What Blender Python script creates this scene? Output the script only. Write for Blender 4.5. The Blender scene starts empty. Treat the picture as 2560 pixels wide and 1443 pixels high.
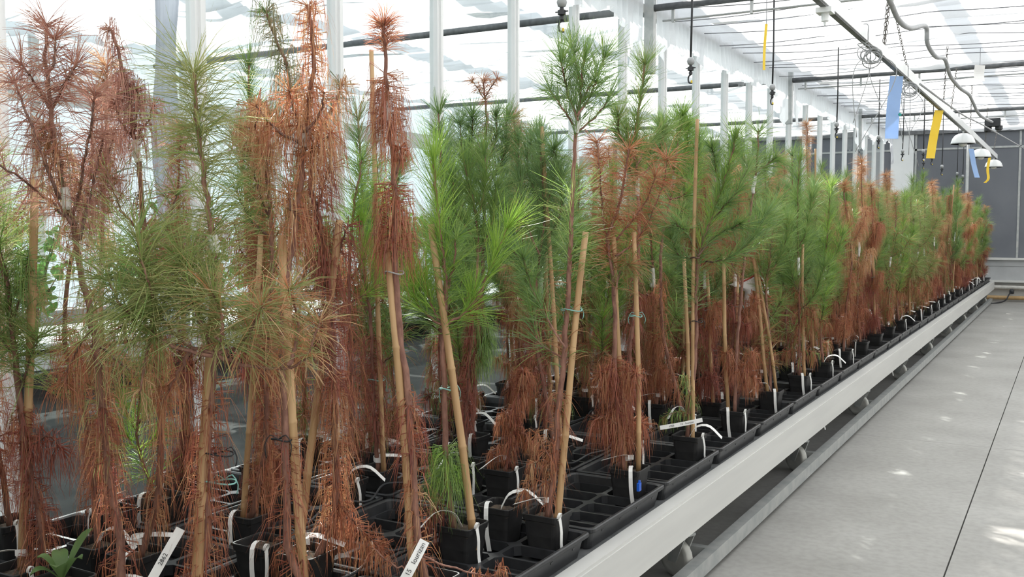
import bpy, math, random
import numpy as np
from mathutils import Vector, Matrix

# ------------------------------------------------------------------ camera, sky, sun, exposure
scene = bpy.context.scene
COL = scene.collection
F_PX, IMG_W, IMG_H = 2450.0, 2560.0, 1443.0
CAM_H = 1.55
PITCH = math.atan((IMG_H / 2 - 566.0) / F_PX)
YAW = math.atan((2679.0 - IMG_W / 2) / F_PX * math.cos(PITCH))
FW0 = np.array([-math.sin(YAW), math.cos(YAW), 0.0])
RT = np.array([math.cos(YAW), math.sin(YAW), 0.0])
UP0 = np.array([0.0, 0.0, 1.0])
FW = FW0 * math.cos(PITCH) - UP0 * math.sin(PITCH)
UP = UP0 * math.cos(PITCH) + FW0 * math.sin(PITCH)
EYE = np.array([0.0, 0.0, CAM_H])

cam_data = bpy.data.cameras.new('camera')
cam_data.sensor_fit = 'HORIZONTAL'
cam_data.sensor_width = 36.0
cam_data.lens = 36.0 * F_PX / IMG_W
cam_data.clip_start = 0.05
cam_data.clip_end = 200
cam = bpy.data.objects.new('camera', cam_data)
cam.location = EYE
cam.rotation_euler = Matrix((RT, UP, -FW)).transposed().to_euler()
COL.objects.link(cam)
scene.camera = cam

SUN_DIR = Vector((-0.78, 0.83, 1.0)).normalized()      # towards the sun
world = bpy.data.worlds.new('sky')
world.use_nodes = True
bg = world.node_tree.nodes['Background']
bg.inputs[0].default_value = (0.88, 0.94, 1.0, 1)
bg.inputs[1].default_value = 1.25
scene.world = world
sun_data = bpy.data.lights.new('sun_offscreen', 'SUN')
sun_data.energy = 11.0
sun_data.angle = math.radians(0.6)
sun_data.color = (1.0, 0.96, 0.90)
sun = bpy.data.objects.new('sun_offscreen', sun_data)
sun.rotation_euler = (SUN_DIR).to_track_quat('Z', 'Y').to_euler()
sun.location = (-8, 9, 12)
COL.objects.link(sun)

vs = scene.view_settings
vs.view_transform = 'Standard'
vs.look = 'None'
vs.exposure = 0.13
vs.gamma = 1.0
vs.use_curve_mapping = False
cy = scene.cycles
cy.max_bounces = 6
cy.diffuse_bounces = 4
cy.glossy_bounces = 2
cy.transmission_bounces = 4
cy.transparent_max_bounces = 10
cy.caustics_reflective = False
cy.caustics_refractive = False
cy.use_denoising = True
cy.sample_clamp_indirect = 6.0

rng = np.random.default_rng(11)
random.seed(5)


# ------------------------------------------------------------------ helpers
def on(x, y, axis, val):
    """point seen at photograph pixel (x, y) on the plane axis = val"""
    d = FW + RT * (x - IMG_W / 2) / F_PX + UP * (IMG_H / 2 - y) / F_PX
    return EYE + d * (val - EYE[axis]) / d[axis]


def at_depth(x, y, depth):
    """point seen at pixel (x, y) standing `depth` metres ahead of the camera (measured level)"""
    d = FW + RT * (x - IMG_W / 2) / F_PX + UP * (IMG_H / 2 - y) / F_PX
    return EYE + d * depth / (d @ FW0)


def depth_of(p):
    return float((np.asarray(p)[:2] - EYE[:2]) @ FW0[:2])


class MB:
    """collects vertices and faces for one mesh"""
    def __init__(self):
        self.v, self.f = [], []

    def add(self, vs_, fs_):
        o = len(self.v)
        self.v.extend([tuple(float(c) for c in p) for p in vs_])
        self.f.extend([tuple(i + o for i in f) for f in fs_])

    def box(self, x0, x1, y0, y1, z0, z1):
        self.add([(x0, y0, z0), (x1, y0, z0), (x1, y1, z0), (x0, y1, z0), (x0, y0, z1), (x1, y0, z1), (x1, y1, z1), (x0, y1, z1)],
                 [(0, 3, 2, 1), (4, 5, 6, 7), (0, 1, 5, 4), (1, 2, 6, 5), (2, 3, 7, 6), (3, 0, 4, 7)])

    def tube(self, pts, r, n=6, cap=True):
        pts = np.asarray(pts, float)
        m = len(pts)
        rr = np.full(m, r) if np.isscalar(r) else np.asarray(r, float)
        tan = np.gradient(pts, axis=0)
        tan /= np.linalg.norm(tan, axis=1)[:, None] + 1e-12
        ref = np.array([1.0, 0.23, 0.0]) if abs(tan[0][2]) > 0.6 else np.array([0.0, 0.0, 1.0])
        o = len(self.v)
        for i in range(m):
            u = np.cross(tan[i], ref); u /= np.linalg.norm(u) + 1e-12
            w = np.cross(tan[i], u)
            ref = np.cross(u, tan[i])
            for k in range(n):
                a = 2 * math.pi * k / n
                self.v.append(tuple(pts[i] + rr[i] * (math.cos(a) * u + math.sin(a) * w)))
        for i in range(m - 1):
            for k in range(n):
                a, b = o + i * n + k, o + i * n + (k + 1) % n
                self.f.append((a, b, b + n, a + n))
        if cap:
            self.f.append(tuple(o + k for k in range(n))[::-1])
            self.f.append(tuple(o + (m - 1) * n + k for k in range(n)))

    def lathe(self, prof, c=(0, 0, 0), n=16, rib=0.0, nrib=8):
        """profile [(radius, z)] turned about the vertical axis"""
        o = len(self.v)
        for r, z in prof:
            for k in range(n):
                a = 2 * math.pi * k / n
                q = r * (1 + rib * math.cos(nrib * a))
                self.v.append((c[0] + q * math.cos(a), c[1] + q * math.sin(a), c[2] + z))
        for i in range(len(prof) - 1):
            for k in range(n):
                a, b = o + i * n + k, o + i * n + (k + 1) % n
                self.f.append((a, b, b + n, a + n))
        self.f.append(tuple(o + k for k in range(n))[::-1])
        self.f.append(tuple(o + (len(prof) - 1) * n + k for k in range(n)))

    def ribbon(self, pts, wdir, w, t=0.0006):
        """a strip of paper: a thin closed solid along pts"""
        pts = np.asarray(pts, float); m = len(pts)
        wd = np.asarray(wdir, float)
        if wd.ndim == 1:
            wd = np.tile(wd, (m, 1))
        wd = wd / np.linalg.norm(wd, axis=1)[:, None]
        tan = np.gradient(pts, axis=0)
        nrm = np.cross(tan, wd); nrm /= np.linalg.norm(nrm, axis=1)[:, None] + 1e-12
        o = len(self.v)
        for i in range(m):
            for s, q in ((-1, -1), (1, -1), (1, 1), (-1, 1)):
                self.v.append(tuple(pts[i] + wd[i] * w * 0.5 * s + nrm[i] * t * q))
        for i in range(m - 1):
            for k in range(4):
                a, b = o + i * 4 + k, o + i * 4 + (k + 1) % 4
                self.f.append((a, b, b + 4, a + 4))
        self.f.append((o + 3, o + 2, o + 1, o)); e = o + (m - 1) * 4
        self.f.append((e, e + 1, e + 2, e + 3))

    def mesh(self, name, mat, smooth=False):
        me = bpy.data.meshes.new(name)
        me.from_pydata(self.v, [], self.f)
        me.materials.append(mat)
        if smooth:
            me.polygons.foreach_set('use_smooth', [True] * len(me.polygons))
        me.update()
        return me

    def build(self, name, mat, parent=None, smooth=False, loc=None):
        return link(name, self.mesh(name, mat, smooth), parent, loc)


def link(name, data, parent=None, loc=None):
    o = bpy.data.objects.new(name, data)
    COL.objects.link(o)
    if parent is not None:
        o.parent = parent
    if loc is not None:
        o.location = loc
    return o


def empty(name, loc=(0, 0, 0)):
    o = bpy.data.objects.new(name, None)
    o.empty_display_size = 0.05
    o.location = tuple(float(c) for c in loc)
    COL.objects.link(o)
    return o


def tag(o, label=None, cat=None, group=None, kind=None):
    if label: o['label'] = label
    if cat: o['category'] = cat
    if group: o['group'] = group
    if kind: o['kind'] = kind
    return o


def smoothline(pts, n):
    """Catmull-Rom through pts, n samples"""
    p = np.asarray(pts, float)
    if len(p) == 2:
        return p[0] + (p[1] - p[0]) * np.linspace(0, 1, n)[:, None]
    q = np.vstack([2 * p[0] - p[1], p, 2 * p[-1] - p[-2]])
    out = []
    for t in np.linspace(0, len(p) - 1 - 1e-6, n):
        i = int(t); u = t - i
        a, b, c, d = q[i], q[i + 1], q[i + 2], q[i + 3]
        out.append(0.5 * ((2 * b) + (-a + c) * u + (2 * a - 5 * b + 4 * c - d) * u * u + (-a + 3 * b - 3 * c + d) * u ** 3))
    return np.array(out)


# ------------------------------------------------------------------ materials
def nt(name):
    m = bpy.data.materials.new(name)
    m.use_nodes = True
    t = m.node_tree
    return m, t, t.nodes, t.links, t.nodes['Principled BSDF']


def noise_ramp(t, scale, c0, c1, p0=0.35, p1=0.65, detail=4, vec=None, stretch=None):
    n, l = t.nodes, t.links
    tc = n.new('ShaderNodeTexCoord')
    src = tc.outputs['Object']
    if stretch:
        mp = n.new('ShaderNodeMapping'); mp.inputs['Scale'].default_value = stretch
        l.new(src, mp.inputs[0]); src = mp.outputs[0]
    nz = n.new('ShaderNodeTexNoise'); nz.inputs['Scale'].default_value = scale; nz.inputs['Detail'].default_value = detail
    l.new(src, nz.inputs['Vector'])
    r = n.new('ShaderNodeValToRGB')
    r.color_ramp.elements[0].position = p0; r.color_ramp.elements[0].color = (*c0, 1)
    r.color_ramp.elements[1].position = p1; r.color_ramp.elements[1].color = (*c1, 1)
    l.new(nz.outputs['Fac'], r.inputs[0])
    return r.outputs[0], nz.outputs['Fac']


def plain(name, c0, c1=None, rough=0.5, scale=20, bump=0.0, metal=0.0, stretch=None, spec=0.5):
    m, t, n, l, b = nt(name)
    c1 = c1 or tuple(c * 0.85 for c in c0)
    col, fac = noise_ramp(t, scale, c0, c1, stretch=stretch)
    l.new(col, b.inputs['Base Color'])
    b.inputs['Roughness'].default_value = rough
    b.inputs['Metallic'].default_value = metal
    b.inputs['Specular IOR Level'].default_value = spec
    if bump:
        bp = n.new('ShaderNodeBump'); bp.inputs['Strength'].default_value = bump; bp.inputs['Distance'].default_value = 0.01
        l.new(fac, bp.inputs['Height']); l.new(bp.outputs[0], b.inputs['Normal'])
    return m


def sheet(name, colour, transp, transl, stripes=None, stripe_amt=0.25, rough_col=None):
    """woven shade fabric: part open weave, part light-scattering yarn"""
    m, t, n, l, b = nt(name)
    n.remove(b)
    out = n['Material Output']
    tr = n.new('ShaderNodeBsdfTransparent')
    tl = n.new('ShaderNodeBsdfTranslucent'); df = n.new('ShaderNodeBsdfDiffuse')
    tl.inputs[0].default_value = (*colour, 1); df.inputs[0].default_value = (*colour, 1)
    mx = n.new('ShaderNodeMixShader'); mx.inputs[0].default_value = transl
    l.new(df.outputs[0], mx.inputs[1]); l.new(tl.outputs[0], mx.inputs[2])
    m2 = n.new('ShaderNodeMixShader')
    l.new(mx.outputs[0], m2.inputs[1]); l.new(tr.outputs[0], m2.inputs[2])
    m2.inputs[0].default_value = transp
    if stripes:
        tc = n.new('ShaderNodeTexCoord'); mp = n.new('ShaderNodeMapping'); mp.inputs['Scale'].default_value = stripes
        nz = n.new('ShaderNodeTexNoise'); nz.inputs['Scale'].default_value = 1.0; nz.inputs['Detail'].default_value = 5
        l.new(tc.outputs['Object'], mp.inputs[0]); l.new(mp.outputs[0], nz.inputs['Vector'])
        r = n.new('ShaderNodeValToRGB')
        r.color_ramp.elements[0].position = 0.32; r.color_ramp.elements[0].color = tuple(c * (1 - stripe_amt) for c in colour) + (1,)
        r.color_ramp.elements[1].position = 0.55; r.color_ramp.elements[1].color = (*colour, 1)
        l.new(nz.outputs['Fac'], r.inputs[0])
        l.new(r.outputs[0], tl.inputs[0]); l.new(r.outputs[0], df.inputs[0])
    l.new(m2.outputs[0], out.inputs[0])
    return m


def glass_mat():
    m, t, n, l, b = nt('greenhouse_glass')
    n.remove(b)
    out = n['Material Output']
    tr = n.new('ShaderNodeBsdfTransparent'); tr.inputs[0].default_value = (0.93, 0.96, 0.96, 1)
    gl = n.new('ShaderNodeBsdfGlossy'); gl.inputs['Roughness'].default_value = 0.03
    fr = n.new('ShaderNodeFresnel'); fr.inputs[0].default_value = 1.35
    tl = n.new('ShaderNodeBsdfTranslucent'); tl.inputs[0].default_value = (0.85, 0.9, 0.95, 1)
    col, fac = noise_ramp(t, 3.0, (0.001, 0.001, 0.001), (0.006, 0.006, 0.006), stretch=(1, 1, 0.3))
    mx = n.new('ShaderNodeMixShader')
    ge = n.new('ShaderNodeNewGeometry'); inv = n.new('ShaderNodeMath'); inv.operation = 'SUBTRACT'; inv.inputs[0].default_value = 1.0
    l.new(ge.outputs['Backfacing'], inv.inputs[1])
    ml = n.new('ShaderNodeMath'); ml.operation = 'MULTIPLY'
    l.new(fr.outputs[0], ml.inputs[0]); l.new(inv.outputs[0], ml.inputs[1])
    l.new(ml.outputs[0], mx.inputs[0]); l.new(tr.outputs[0], mx.inputs[1]); l.new(gl.outputs[0], mx.inputs[2])
    m2 = n.new('ShaderNodeMixShader')
    l.new(col, m2.inputs[0]); l.new(mx.outputs[0], m2.inputs[1]); l.new(tl.outputs[0], m2.inputs[2])
    l.new(m2.outputs[0], out.inputs[0])
    return m


def needle_mat():
    m, t, n, l, b = nt('pine_needles')
    at = n.new('ShaderNodeAttribute'); at.attribute_name = 'needle_colour'
    l.new(at.outputs['Color'], b.inputs['Base Color'])
    b.inputs['Roughness'].default_value = 0.42
    b.inputs['Specular IOR Level'].default_value = 0.5
    tl = n.new('ShaderNodeBsdfTranslucent')
    l.new(at.outputs['Color'], tl.inputs[0])
    mx = n.new('ShaderNodeMixShader'); mx.inputs[0].default_value = 0.45
    l.new(b.outputs[0], mx.inputs[1]); l.new(tl.outputs[0], mx.inputs[2])
    l.new(mx.outputs[0], n['Material Output'].inputs[0])
    return m


def leaf_mat(name, c0, c1):
    m, t, n, l, b = nt(name)
    col, fac = noise_ramp(t, 8, c0, c1)
    l.new(col, b.inputs['Base Color']); b.inputs['Roughness'].default_value = 0.45
    tl = n.new('ShaderNodeBsdfTranslucent'); l.new(col, tl.inputs[0])
    mx = n.new('ShaderNodeMixShader'); mx.inputs[0].default_value = 0.4
    l.new(b.outputs[0], mx.inputs[1]); l.new(tl.outputs[0], mx.inputs[2])
    l.new(mx.outputs[0], n['Material Output'].inputs[0])
    return m


def concrete_mat():
    m, t, n, l, b = nt('concrete')
    col, fac = noise_ramp(t, 1.6, (0.29, 0.285, 0.27), (0.37, 0.365, 0.35), 0.3, 0.7, 8)
    c2, f2 = noise_ramp(t, 26, (0.86, 0.86, 0.85), (1, 1, 1), 0.3, 0.6, 6)
    mul = n.new('ShaderNodeMixRGB'); mul.blend_type = 'MULTIPLY'; mul.inputs[0].default_value = 1
    l.new(col, mul.inputs[1]); l.new(c2, mul.inputs[2])
    l.new(mul.outputs[0], b.inputs['Base Color'])
    b.inputs['Roughness'].default_value = 0.55
    b.inputs['Specular IOR Level'].default_value = 0.35
    bp = n.new('ShaderNodeBump'); bp.inputs['Strength'].default_value = 0.08; bp.inputs['Distance'].default_value = 0.005
    l.new(f2, bp.inputs['Height']); l.new(bp.outputs[0], b.inputs['Normal'])
    return m


M = {}
M['concrete'] = concrete_mat()
M['joint'] = plain('joint_filler', (0.06, 0.06, 0.055), rough=0.9)
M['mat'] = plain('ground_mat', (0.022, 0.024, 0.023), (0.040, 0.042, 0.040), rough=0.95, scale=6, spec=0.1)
M['alu'] = plain('white_aluminium', (0.62, 0.62, 0.60), (0.57, 0.57, 0.555), rough=0.42, scale=4, stretch=(1, 0.3, 4))
M['mullion'] = plain('white_mullion', (0.84, 0.85, 0.86), (0.80, 0.81, 0.82), rough=0.4, scale=4)
M['galv'] = plain('galvanised_steel', (0.36, 0.38, 0.38), (0.46, 0.47, 0.46), rough=0.45, scale=14, metal=0.3)
M['darksteel'] = plain('dark_steel', (0.10, 0.105, 0.11), (0.16, 0.165, 0.17), rough=0.5, scale=18)
M['wire'] = plain('wire', (0.22, 0.23, 0.25), rough=0.5)
M['tray'] = plain('black_tray_plastic', (0.016, 0.017, 0.019), (0.026, 0.027, 0.030), rough=0.42, scale=30)
M['pot'] = plain('black_pot_plastic', (0.016, 0.016, 0.017), (0.026, 0.026, 0.027), rough=0.45, scale=24, spec=0.35)
M['soil'] = plain('potting_soil', (0.030, 0.022, 0.016), (0.085, 0.062, 0.042), rough=0.95, scale=90, bump=0.8)
M['bark'] = plain('pine_bark', (0.17, 0.080, 0.060), (0.28, 0.145, 0.105), rough=0.85, scale=70, bump=0.6, stretch=(1, 1, 0.35))
M['twig'] = plain('dark_twig', (0.105, 0.055, 0.045), (0.20, 0.11, 0.08), rough=0.85, scale=90, bump=0.6)
M['tape'] = plain('graft_tape', (0.78, 0.77, 0.74), (0.60, 0.58, 0.55), rough=0.45, scale=40)
M['bamboo'] = plain('bamboo', (0.48, 0.31, 0.155), (0.38, 0.23, 0.11), rough=0.55, scale=18, stretch=(3, 3, 0.25))
M['paper'] = plain('label_paper', (0.80, 0.80, 0.78), (0.74, 0.74, 0.73), rough=0.6, scale=12)
M['ink'] = plain('ink', (0.03, 0.03, 0.035), rough=0.7)
M['teal'] = plain('teal_twine', (0.22, 0.46, 0.42), rough=0.6)
M['blacktie'] = plain('black_tie', (0.02, 0.02, 0.022), rough=0.6)
M['redcloth'] = plain('red_trim', (0.35, 0.05, 0.04), rough=0.8)
M['whitecloth'] = plain('white_cloth', (0.82, 0.80, 0.80), rough=0.85)
M['shade'] = sheet('shade_fabric', (0.95, 0.96, 0.97), 0.14, 0.62, stripes=(160, 160, 160), stripe_amt=0.04)
M['frill'] = sheet('valance_fabric', (0.93, 0.94, 0.96), 0.05, 0.68, stripes=(160, 160, 160), stripe_amt=0.04)
M['curtain'] = sheet('folded_curtain_fabric', (0.66, 0.68, 0.74), 0.04, 0.55, stripes=(160, 160, 160), stripe_amt=0.04)
M['glass'] = glass_mat()
M['needle'] = needle_mat()
M['greywall'] = plain('grey_screen', (0.135, 0.145, 0.165), (0.16, 0.17, 0.19), rough=0.8, scale=1.5)
M['greypanel'] = plain('pale_grey_panel', (0.42, 0.43, 0.44), rough=0.6, scale=3)
M['pale'] = plain('pale_wall', (0.62, 0.62, 0.60), rough=0.7, scale=2)
M['pipe_white'] = plain('white_pipe', (0.60, 0.58, 0.54), rough=0.45)
M['pipe_tan'] = plain('tan_pipe', (0.50, 0.33, 0.16), rough=0.5)
M['hose'] = plain('grey_hose', (0.30, 0.31, 0.32), (0.38, 0.39, 0.40), rough=0.5)
M['black'] = plain('black_plastic', (0.022, 0.024, 0.028), rough=0.45)
M['chain'] = plain('chain_steel', (0.13, 0.12, 0.11), rough=0.5, metal=0.4)
M['enamel'] = plain('white_enamel', (0.80, 0.82, 0.82), (0.77, 0.79, 0.79), rough=0.35, scale=5)
M['bulb'] = plain('lamp_glass', (0.72, 0.72, 0.68), rough=0.2)
M['blue'] = leaf_mat('blue_card', (0.40, 0.56, 0.80), (0.43, 0.59, 0.83))
M['yellow'] = leaf_mat('yellow_card', (0.88, 0.68, 0.07), (0.90, 0.72, 0.10))
M['greendot'] = plain('green_dot', (0.02, 0.30, 0.28))
M['wheel'] = plain('wheel_nylon', (0.50, 0.50, 0.47), rough=0.5)
M['leaf'] = leaf_mat('broad_leaf', (0.10, 0.25, 0.05), (0.20, 0.40, 0.10))
M['weed'] = leaf_mat('weed_leaf', (0.14, 0.24, 0.08), (0.22, 0.34, 0.12))
M['flower'] = leaf_mat('yellow_flower', (0.85, 0.75, 0.05), (0.9, 0.8, 0.1))
M['bluetag'] = plain('blue_plastic', (0.01, 0.10, 0.55), rough=0.4)

# ------------------------------------------------------------------ the place: floor, walls, roof
X_WALL, Y_END, X_OUT = -3.5, 22.6, -10.0
Z_CLOTH = 3.66
BEAMS = [-1.65, 3.45, 8.55, 13.65, 18.75]

floor = tag(empty('floor', (0, 8, 0)), 'pale grey concrete floor of the aisle, cut by straight joints', kind='structure')


def fchild(mb, name, mat, parent, smooth=False):
    """a part modelled in world coordinates under an Empty that stands elsewhere"""
    me = mb.mesh(name, mat, smooth)
    o = link(name, me, parent)
    o.matrix_parent_inverse = Matrix.Translation(-parent.location)
    return o


b = MB(); b.box(-3.6, 4.6, -4.0, Y_END + 0.4, -0.10, -0.012); fchild(b, 'joint_bed', M['joint'], floor)
xs = [(-3.6, -0.447), (-0.440, 4.6)]
ys = [-4.0, 2.5, 7.56, 12.6, 17.65, Y_END + 0.4]
for x0, x1 in xs:
    for y0, y1 in zip(ys[:-1], ys[1:]):
        b = MB(); b.box(x0, x1, y0 + 0.0015, y1 - 0.0015, -0.08, 0.0); fchild(b, 'slab', M['concrete'], floor)
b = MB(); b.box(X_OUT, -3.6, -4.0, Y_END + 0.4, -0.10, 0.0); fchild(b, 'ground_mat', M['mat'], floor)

# glazed partition on the left
wl = tag(empty('wall_left', (X_WALL, 8, 0)), 'glass partition wall with slim white aluminium mullions', kind='structure')
posts = [3.229 + 0.977 * k for k in range(-4, 20)]
post_me = MB(); post_me.box(-0.03, 0.03, -0.032, 0.032, 0.16, 3.62); post_me.box(0.03, 0.045, -0.012, 0.012, 0.16, 3.62)
post_me = post_me.mesh('mullion', M['mullion'])
pane_me = MB(); pane_me.box(-0.004, 0.004, 0.030, 0.947, 0.36, 3.50); pane_me = pane_me.mesh('glass_pane', M['glass'])
for y in posts:
    link('mullion', post_me, wl, (0, y - 8, 0))
for y in posts[:-1]:
    link('glass_pane', pane_me, wl, (0, y - 8, 0))
b = MB(); b.box(-3.55, -3.45, posts[0], Y_END, 0.0, 0.16); fchild(b, 'kerb', M['greypanel'], wl)
b = MB(); b.box(-3.54, -3.46, posts[0], Y_END, 0.30, 0.36); fchild(b, 'bottom_rail', M['alu'], wl)
b = MB(); b.box(-3.54, -3.46, posts[0], Y_END, 3.50, 3.58); fchild(b, 'top_rail', M['alu'], wl)

# outer glazed wall of the next compartment
wo = tag(empty('wall_outer', (X_OUT, 8, 0)), 'outer glazed wall of the neighbouring compartment', kind='structure')
opost = MB(); opost.box(-0.04, 0.04, -0.04, 0.04, 0.0, 4.2); opost = opost.mesh('mullion', M['alu'])
opane = MB(); opane.box(-0.004, 0.004, 0.04, 2.06, 0.62, 4.1); opane = opane.mesh('glass_pane', M['glass'])
for k in range(13):
    link('mullion', opost, wo, (0, -3.6 + 2.1 * k - 8, 0))
    if k < 12:
        link('glass_pane', opane, wo, (0, -3.6 + 2.1 * k - 8, 0))
b = MB(); b.box(-10.06, -9.92, -3.6, 21.6, 2.92, 3.16); fchild(b, 'gutter_beam', M['alu'], wo)
b = MB(); b.box(-10.05, -9.95, -3.6, 21.6, 0.0, 0.6); fchild(b, 'plinth', M['greypanel'], wo)

# unseen opaque walls, added to keep out light from the open sides
b = MB(); b.box(4.5, 4.6, -4.0, Y_END + 0.4, 0, 4.2); tag(b.build('wall_right_blocker', M['pale']), 'added unseen wall on the far side of the aisle, blocking side light', kind='structure')
b = MB(); b.box(X_OUT, 4.6, -4.1, -4.0, 0, 4.2); tag(b.build('wall_front_blocker', M['pale']), 'added unseen wall behind the viewer, keeping out light', kind='structure')

# end wall
wb = tag(empty('wall_back', (-3, Y_END, 0)), 'dark grey screened end wall above a pale plinth', kind='structure')
edges = [X_OUT, -8.9, -7.7, -6.5, -5.3, -4.1, -2.94, -0.955, 0.25, 1.45, 2.65, 4.5]
for x0, x1 in zip(edges[:-1], edges[1:]):
    b = MB(); b.box(x0 + 0.006, x1 - 0.006, Y_END, Y_END + 0.05, 0.90, 3.52); fchild(b, 'screen_panel', M['greywall'], wb)
for x in edges[1:-1]:
    b = MB(); b.box(x - 0.02, x + 0.02, Y_END - 0.012, Y_END + 0.04, 0.90, 3.52); fchild(b, 'screen_post', M['galv'], wb)
b = MB(); b.box(X_OUT, 4.5, Y_END - 0.06, Y_END + 0.1, 3.50, 3.62); fchild(b, 'head_beam', M['darksteel'], wb)
b = MB(); b.box(X_OUT, 4.5, Y_END - 0.012, Y_END + 0.02, 3.16, 3.20); fchild(b, 'screen_hem', M['galv'], wb)
b = MB(); b.box(X_OUT, 4.5, Y_END - 0.10, Y_END + 0.1, 0.86, 0.905); fchild(b, 'sill', M['alu'], wb)
b = MB(); b.box(X_OUT, 4.5, Y_END - 0.04, Y_END + 0.1, 0.73, 0.86); fchild(b, 'upper_plinth', M['greypanel'], wb)
b = MB(); b.box(X_OUT, 4.5, Y_END - 0.03, Y_END + 0.1, 0.44, 0.725); fchild(b, 'lower_plinth', M['greypanel'], wb)
b = MB(); b.box(X_OUT, 4.5, Y_END - 0.12, Y_END + 0.1, 0.40, 0.44); fchild(b, 'ledge', M['alu'], wb)
b = MB(); b.box(X_OUT, 4.5, Y_END, Y_END + 0.1, 0.0, 0.40); fchild(b, 'base', M['pale'], wb)
b = MB(); b.box(-3.44, -2.98, Y_END - 0.03, Y_END - 0.01, 0.9, 3.5); fchild(b, 'bright_glass_strip', M['enamel'], wb)  # opaque white strip; the glass's brightness is put into its colour

pl = MB(); pl.tube([(-3.3, Y_END - 0.08, 0.295), (4.2, Y_END - 0.08, 0.295)], 0.045, 10)
tag(pl.build('heating_pipe', M['pipe_white'], smooth=True), 'white heating pipe along the foot of the end wall', 'pipe')
pl = MB(); pl.tube([(-3.3, Y_END - 0.10, 0.085), (4.2, Y_END - 0.10, 0.085)], 0.042, 10)
tag(pl.build('heating_pipe', M['pipe_tan'], smooth=True), 'tan heating pipe just above the floor at the end wall', 'pipe')
pl = MB(); pl.tube(smoothline([(-1.02, Y_END - 0.2, 0.20), (-1.06, Y_END - 0.3, 0.17), (-1.12, Y_END - 0.5, 0.05), (-1.28, Y_END - 0.75, 0.012), (-1.5, Y_END - 0.9, 0.012)], 18), 0.014, 6)
pl.lathe([(0.02, 0), (0.045, 0.01), (0.045, 0.08), (0.02, 0.10)], (-1.02, Y_END - 0.19, 0.17), 8)
tag(pl.build('black_cable', M['black'], smooth=True), 'black cable dropping from the pipes to the floor', 'cable')
pl = MB(); pole = on(2418, 450, 1, 22.25); pl.tube([(pole[0], 22.25, 0.0), (pole[0], 22.25, 3.5)], 0.034, 8)
tag(pl.build('support_pole', M['galv'], smooth=True), 'grey metal pole rising behind the far trees', 'pole')


# ------------------------------------------------------------------ shade cloth ceiling
ceil = tag(empty('ceiling', (-3, 8, Z_CLOTH)), 'white shade cloth stretched under the greenhouse roof', kind='structure')


def cloth_mesh(name, w, ln, seed, slits):
    """a sagging sheet w (x) by ln (y), with tucks across it; slits = open strips along x at given y"""
    r = np.random.default_rng(seed)
    nx, ny = 48, int(ln / 0.028)
    x = np.linspace(0, w, nx); y = np.linspace(0, ln, ny)
    Xg, Yg = np.meshgrid(x, y)
    z = -0.05 * np.sin(np.pi * Yg / ln) ** 0.7 - 0.05 * np.sin(np.pi * np.clip(Xg / w, 0, 1) * 3) ** 2
    for k in range(44):
        y0 = r.uniform(0.05, ln - 0.05)
        x0, sx = r.uniform(0, w), r.uniform(0.5, 2.2)
        bow = r.uniform(-0.16, 0.16)
        c = y0 + bow * ((Xg - x0) / sx) ** 2 * np.exp(-((Xg - x0) / (2 * sx)) ** 2) + 0.04 * np.sin(Xg * r.uniform(1, 3) + r.uniform(0, 6))
        wd = r.uniform(0.018, 0.045)
        z -= r.uniform(0.03, 0.10) * np.exp(-((Yg - c) / wd) ** 2) * np.exp(-((Xg - x0) / sx) ** 2)
    for k in range(5):
        z += 0.012 * np.sin(Yg * r.uniform(8, 30) + np.sin(Xg * r.uniform(0.5, 2)) * 1.5 + r.uniform(0, 6))
    verts = np.stack([Xg, Yg, z], -1).reshape(-1, 3)
    faces = []
    for j in range(ny - 1):
        ym = 0.5 * (y[j] + y[j + 1])
        if any(a < ym < c for a, c in slits):
            continue
        for i in range(nx - 1):
            a = j * nx + i
            faces.append((a, a + 1, a + nx + 1, a + nx))
    me = bpy.data.meshes.new(name)
    me.from_pydata(verts.tolist(), [], faces)
    me.materials.append(M['shade'])
    me.polygons.foreach_set('use_smooth', [True] * len(faces))
    me.update()
    return me


LN = 5.1 - 0.26
room_cloth = [cloth_mesh('shade_panel', 7.85, LN, 3, [(1.20, 1.31), (3.1, 3.16)]), cloth_mesh('shade_panel', 7.85, LN, 8, [(0.90, 1.03), (3.3, 3.36)])]  # slits added and placed so that sun falls on chosen pines
side_cloth = [cloth_mesh('shade_panel', 6.22, LN, 21, [(0.9, 1.02), (2.6, 2.68)]), cloth_mesh('shade_panel', 6.22, LN, 34, [(0.40, 0.52), (1.05, 1.26), (2.1, 2.16)])]
wires = []
for i in range(6):
    r_ = np.random.default_rng(50 + i)
    xs_ = np.linspace(0, 7.85, 60)
    b = MB(); b.tube(np.stack([xs_, 0.05 * np.sin(xs_ * r_.uniform(0.5, 1.4) + r_.uniform(0, 6)), -r_.uniform(0.03, 0.10) * np.abs(np.sin(xs_ * math.pi / 2.35 + r_.uniform(0, 1)))], -1), 0.0045, 4)
    wires.append(b.mesh('support_wire', M['wire']))
for i, yb in enumerate(BEAMS):
    last = i == len(BEAMS) - 1
    o = link('shade_panel', room_cloth[i % 2], ceil, (-3.38 + 3, yb + 0.03 - 8, 0))
    o2 = link('shade_panel', side_cloth[i % 2], ceil, (X_OUT + 0.1 + 3, yb + 0.03 - 8, 0))
    if last:
        o.scale.y = o2.scale.y = (Y_END - yb - 0.35) / LN
    for k in range(11):
        wy = yb + 0.2 + k * 0.43 + random.uniform(-0.09, 0.09)
        if wy < Y_END - 0.3:
            w = link('support_wire', wires[(k + i) % 6], ceil, (-3.38 + 3, wy - 8, -0.10))
            w.rotation_euler.z = random.uniform(-0.012, 0.012)
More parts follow.
